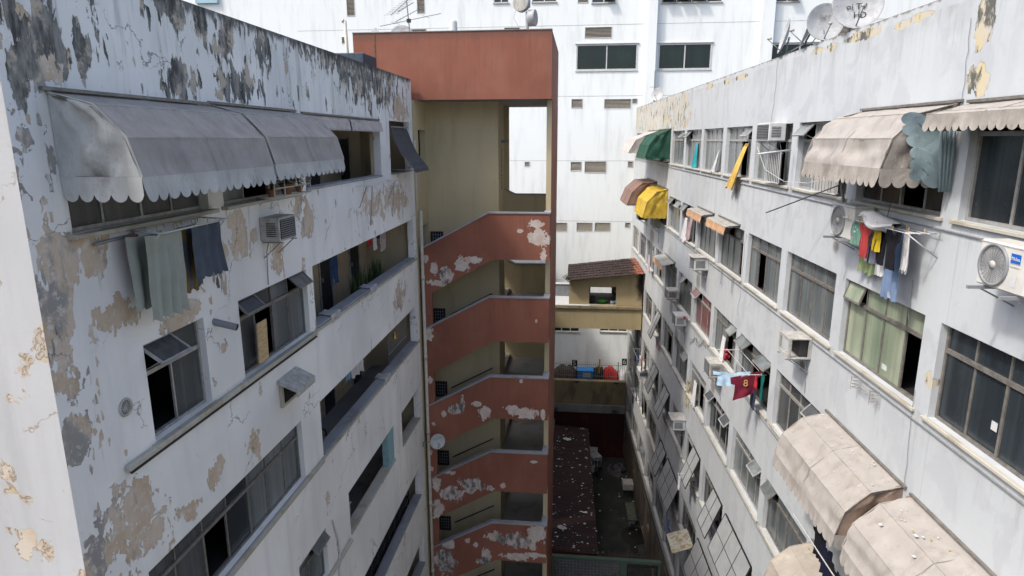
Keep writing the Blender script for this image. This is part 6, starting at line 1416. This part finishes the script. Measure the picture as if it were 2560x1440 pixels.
# bush in front of the green wall
def bush(c, r, lab, seed):
    t = thing('bush', lab, 'bush', c); rr = random.Random(seed); m = MB(); st = MB(); lm = [K('leaf green dark', (.03, .055, .022, 1), .6, .4), K('leaf green mid', (.06, .095, .035, 1), .6, .4)]
    for i in range(26):
        a, e, d = rr.uniform(0, 6.28), rr.uniform(.1, 1.5), rr.uniform(.4, 1)*r; p = V(c)+V((math.cos(a)*math.cos(e)*d, math.sin(a)*math.cos(e)*d*.7, math.sin(e)*d*1.1)); st.tube([c, p], .012, M['rust'], 4)
        for k in range(60):
            q_ = p+V((rr.gauss(0, .16), rr.gauss(0, .16), rr.gauss(0, .13))); x = V((rr.uniform(-1, 1), rr.uniform(-1, 1), rr.uniform(-.6, .6))).normalized()*.06; y = x.orthogonal().normalized()*.022
            m.idx([q_, q_+x*.5+y, q_+x, q_+x*.5-y], [(0, 1, 2, 3)], lm[k % 2])
    m.build('foliage', t); st.build('branches', t)
gp = GF.px(1530, 1432)
bush((GF.p(gp[0], .5, gz-1.5)), .95, 'dark leafy bush in front of the pierced green wall', 4)
# yard clutter
g0_ = CZ+GZ
def GP(u, v, z=GZ):
    d = FWD*F_PX + RT*(u-1280) - UP*(v-720); t = z/d.z; q_ = d*t; return V((q_.x, q_.y, CZ+z))
p = GP(1568, 1238); t = thing('box_on_stand', 'dirty white box on a low stand in the middle of the yard', 'box', p); m = MB()
m.obox(p+V((0, 0, .75)), (.33, .02, 0), (-.02, .36, 0), (0, 0, .22), M['wdirt'], .03); m.build('body', t); m = MB()
for a in (-.25, .25):
    for b in (-.28, .28): m.tube([p+V((a, b, 0)), p+V((a, b, .53))], .02, M['drk'], 5)
m.build('stand', t)
p = GP(1480, 1135, GZ); r = random.Random(2)
for i, (u, v, w, h, lab) in enumerate(((1483, 1135, .3, .32, 'white discarded appliance box against the shed, top of the pile'), (1487, 1152, .36, .4, 'pale discarded cabinet leaning against the shed'), (1480, 1170, .3, .22, 'small pale box at the near end of the scrap pile'))):
    p = GP(u, v, GZ+h); p.z = g0_+.03; m = MB(); c, s_ = math.cos(i*.5), math.sin(i*.5); m.obox(p+V((0, 0, h+.05)), (w*c, w*s_, 0), (-w*s_, w*c, .02), (0, 0, h), M['wdirt'] if i != 2 else M['pvc'], .03)
    m.obox(p+V((0, 0, h+.05))-V((-w*s_, w*c, 0)).normalized()*(w+.01), (w*.7*c, w*.7*s_, 0), (-.01*s_, .01*c, 0), (0, 0, h*.6), M['gry']); tag(m.build('discarded_appliance', loc=p), lab, 'appliance', 'scrap beside the shed')
p = GP(1492, 1180); t = thing('motorbike', 'motorbike under a torn grey cover beside the shed', 'motorbike', p)
for dy in (-.55, .55):
    m = MB(); m.tube([p+V((.02, dy, .3))+V((0, math.cos(a), math.sin(a)))*.27 for a in [2*math.pi*k/18 for k in range(19)]], .06, M['blk'], 8, False); m.build('wheel', t)
m = MB(); m.obox(p+V((0, 0, .5)), (.12, 0, 0), (0, .4, 0), (0, 0, .16), M['drk'], .05); m.tube([p+V((0, -.5, .3)), p+V((0, -.3, .95))], .03, M['gry'], 6); m.tube([p+V((-.3, -.25, .98)), p+V((.3, -.25, .98))], .02, M['gry'], 6); m.build('body', t)
m = MB()
def cv(u, v): a = (u-.5)*math.pi*1.1; return p+V((math.sin(a)*.34*(1+.2*math.sin(v*9)), -.2+v*.95, .35+.65*math.cos(a)*(1-.35*v)+.03*math.sin(u*20+v*8)))
m.grid(cv, 18, 12, cloth_mat('grey cover cloth', (.13, .14, .15, 1), .3)); m.build('cover', t)
p = GP(1545, 1178); heap(p, .7, .8, .55, K('rubble grey', (.09, .085, .08, 1), .9, .5, 4), 'heap of tyres rubble and rags in the far corner of the yard', 'rubble', 'rubble_heap', 6)
for i, (du, dv, dz_) in enumerate(((-6, 4, .45), (4, 0, .5), (8, 6, .35))):
    c = GP(1545+du, 1178+dv); c.z += dz_; m = MB(); ax = V((.2*i, -.4, 1)).normalized(); a = ax.orthogonal().normalized(); b = ax.cross(a); m.tube([c+(a*math.cos(k)+b*math.sin(k))*.28 for k in [2*math.pi*j/20 for j in range(21)]], .08, M['blk'], 8, False); tag(m.build('tyre', loc=c), ['left', 'middle', 'right'][i]+' old tyre thrown on the rubble heap', 'tyre', 'old tyres on the rubble')
p = GP(1583, 1340); m = MB(); wet = K('wet dark concrete', (.012, .012, .011, 1), .22, .3, 3, spec=.5)
rim_ = []
for i in range(48):
    a = 2*math.pi*i/48; rr = 1+.22*mnoise.noise(V((math.cos(a)*1.5, math.sin(a)*1.5, 4)))+(.75 if 34 <= i <= 37 else 0); rim_.append(p+V((.72*rr*math.cos(a), .95*rr*math.sin(a), .006)))
m.face(rim_, wet); m.face([q_-V((0, 0, .004)) for q_ in rim_][::-1], wet); [m.face([rim_[i]-V((0, 0, .004)), rim_[(i+1) % 48]-V((0, 0, .004)), rim_[(i+1) % 48], rim_[i]], wet) for i in range(48)]
tag(m.build('puddle', loc=p), 'dark wet puddle with a running tail on the yard concrete beside the bench', 'puddle')
p = GP(1577, 1292); m = MB(); m.obox(p+V((0, 0, .35)), (.26, 0, 0), (-.03, .95, 0), (0, 0, .03), K('mossy board', (.10, .11, .08, 1), .9, .4, 5)); [m.obox(p+V((0, dy, .16)), (.2, 0, 0), (0, .05, 0), (0, 0, .16), M['conc']) for dy in (-.7, .7)]; tag(m.build('bench', loc=p), 'mossy grey bench beside the dark puddle', 'bench')
# litter on the shed roof and yard
m = MB(); r = random.Random(11)
for i in range(230):
    u = r.random()**.8; v = r.random()**1.25
    if mnoise.noise(V((u*3, v*9, 2))) < -.12 and r.random() < .85: continue
    p = shp(u, v)+V((0, 0, .035)); s = r.choice([.02, .03, .03, .05, .08]); a = r.uniform(0, 6.28)
    pts = [p+V((math.cos(a+k*1.25)*s*r.uniform(.4, 1.3), math.sin(a+k*1.25)*s*r.uniform(.4, 1.1), r.uniform(0, .012))) for k in range(5)]; c = sum(pts, V())/5; n_ = len(m.v)
    m.idx(pts+[q_+V((0, 0, .004)) for q_ in pts], [(5, 6, 7, 8, 9), (4, 3, 2, 1, 0)]+[(k, (k+1) % 5, (k+1) % 5+5, k+5) for k in range(5)], M['wht'])
for i in range(40):
    p = GP(r.uniform(1475, 1640), r.uniform(1180, 1400))+V((0, 0, .01)); s = r.uniform(.02, .05); m.obox(p, (s, s*.4, 0), (-s*.3, s, 0), (0, 0, .004), M['wht'])
tag(m.build('paint_flakes', loc=shp(.5, .3)), 'white paint flakes scattered over the dark red shed roof and yard', 'litter', kind='stuff')
for i, (u, v, w, lab) in enumerate(((1418, 1100, .30, 'large crumpled white paper on the far end of the shed roof'), (1405, 1322, .26, 'grey board fragment lying on the near part of the shed roof'), (1458, 1283, .22, 'small white strip near the edge of the shed roof'))):
    d = FWD*F_PX + RT*(u-1280) - UP*(v-720); p = V(d*((za+.12)/d.z)); p.z += CZ+.04; m = MB()
    m.grid(lambda a, b: p+V(((a-.5)*w*1.6+.05*math.sin(b*7), (b-.5)*w*(1.2 if i != 2 else .3)+.05*math.sin(a*8), .03+.05*abs(mnoise.noise(V((a*4, b*4, i)))))), 10, 8, M['wht'] if i != 1 else M['wdirt'], False); tag(m.build('sheet_scrap', loc=p), lab, 'litter', 'scraps on the shed roof')
# chips on the beige awnings
m = MB(); r = random.Random(4)
for s0, s1, zc in ((9.5, 12.2, -5.3), (6.4, 9.2, -5.3), (9.6, 12.1, -8.17)):
    for i in range(26):
        s = r.uniform(s0, s1); n = r.uniform(.03, .48)**1.0 if r.random() < .8 else r.uniform(.48, .7); z = zc-.26*n+.012-(0 if n < .48 else (n-.48)*.8); k = r.choice([.005, .008, .012, .022])
        p = RF.p(s, n, z+.006); m.obox(p, RF.s*k*r.uniform(.6, 1.6), RF.n*k, V((0, 0, .0025)), M['wht'] if r.random() < .75 else (M['drk'] if r.random() < .3 else M['awny']))
tag(m.build('paint_chips', loc=RF.p(9.4, .3, -5.3)), 'paint chips lying on top of the beige awnings', 'litter', kind='stuff')
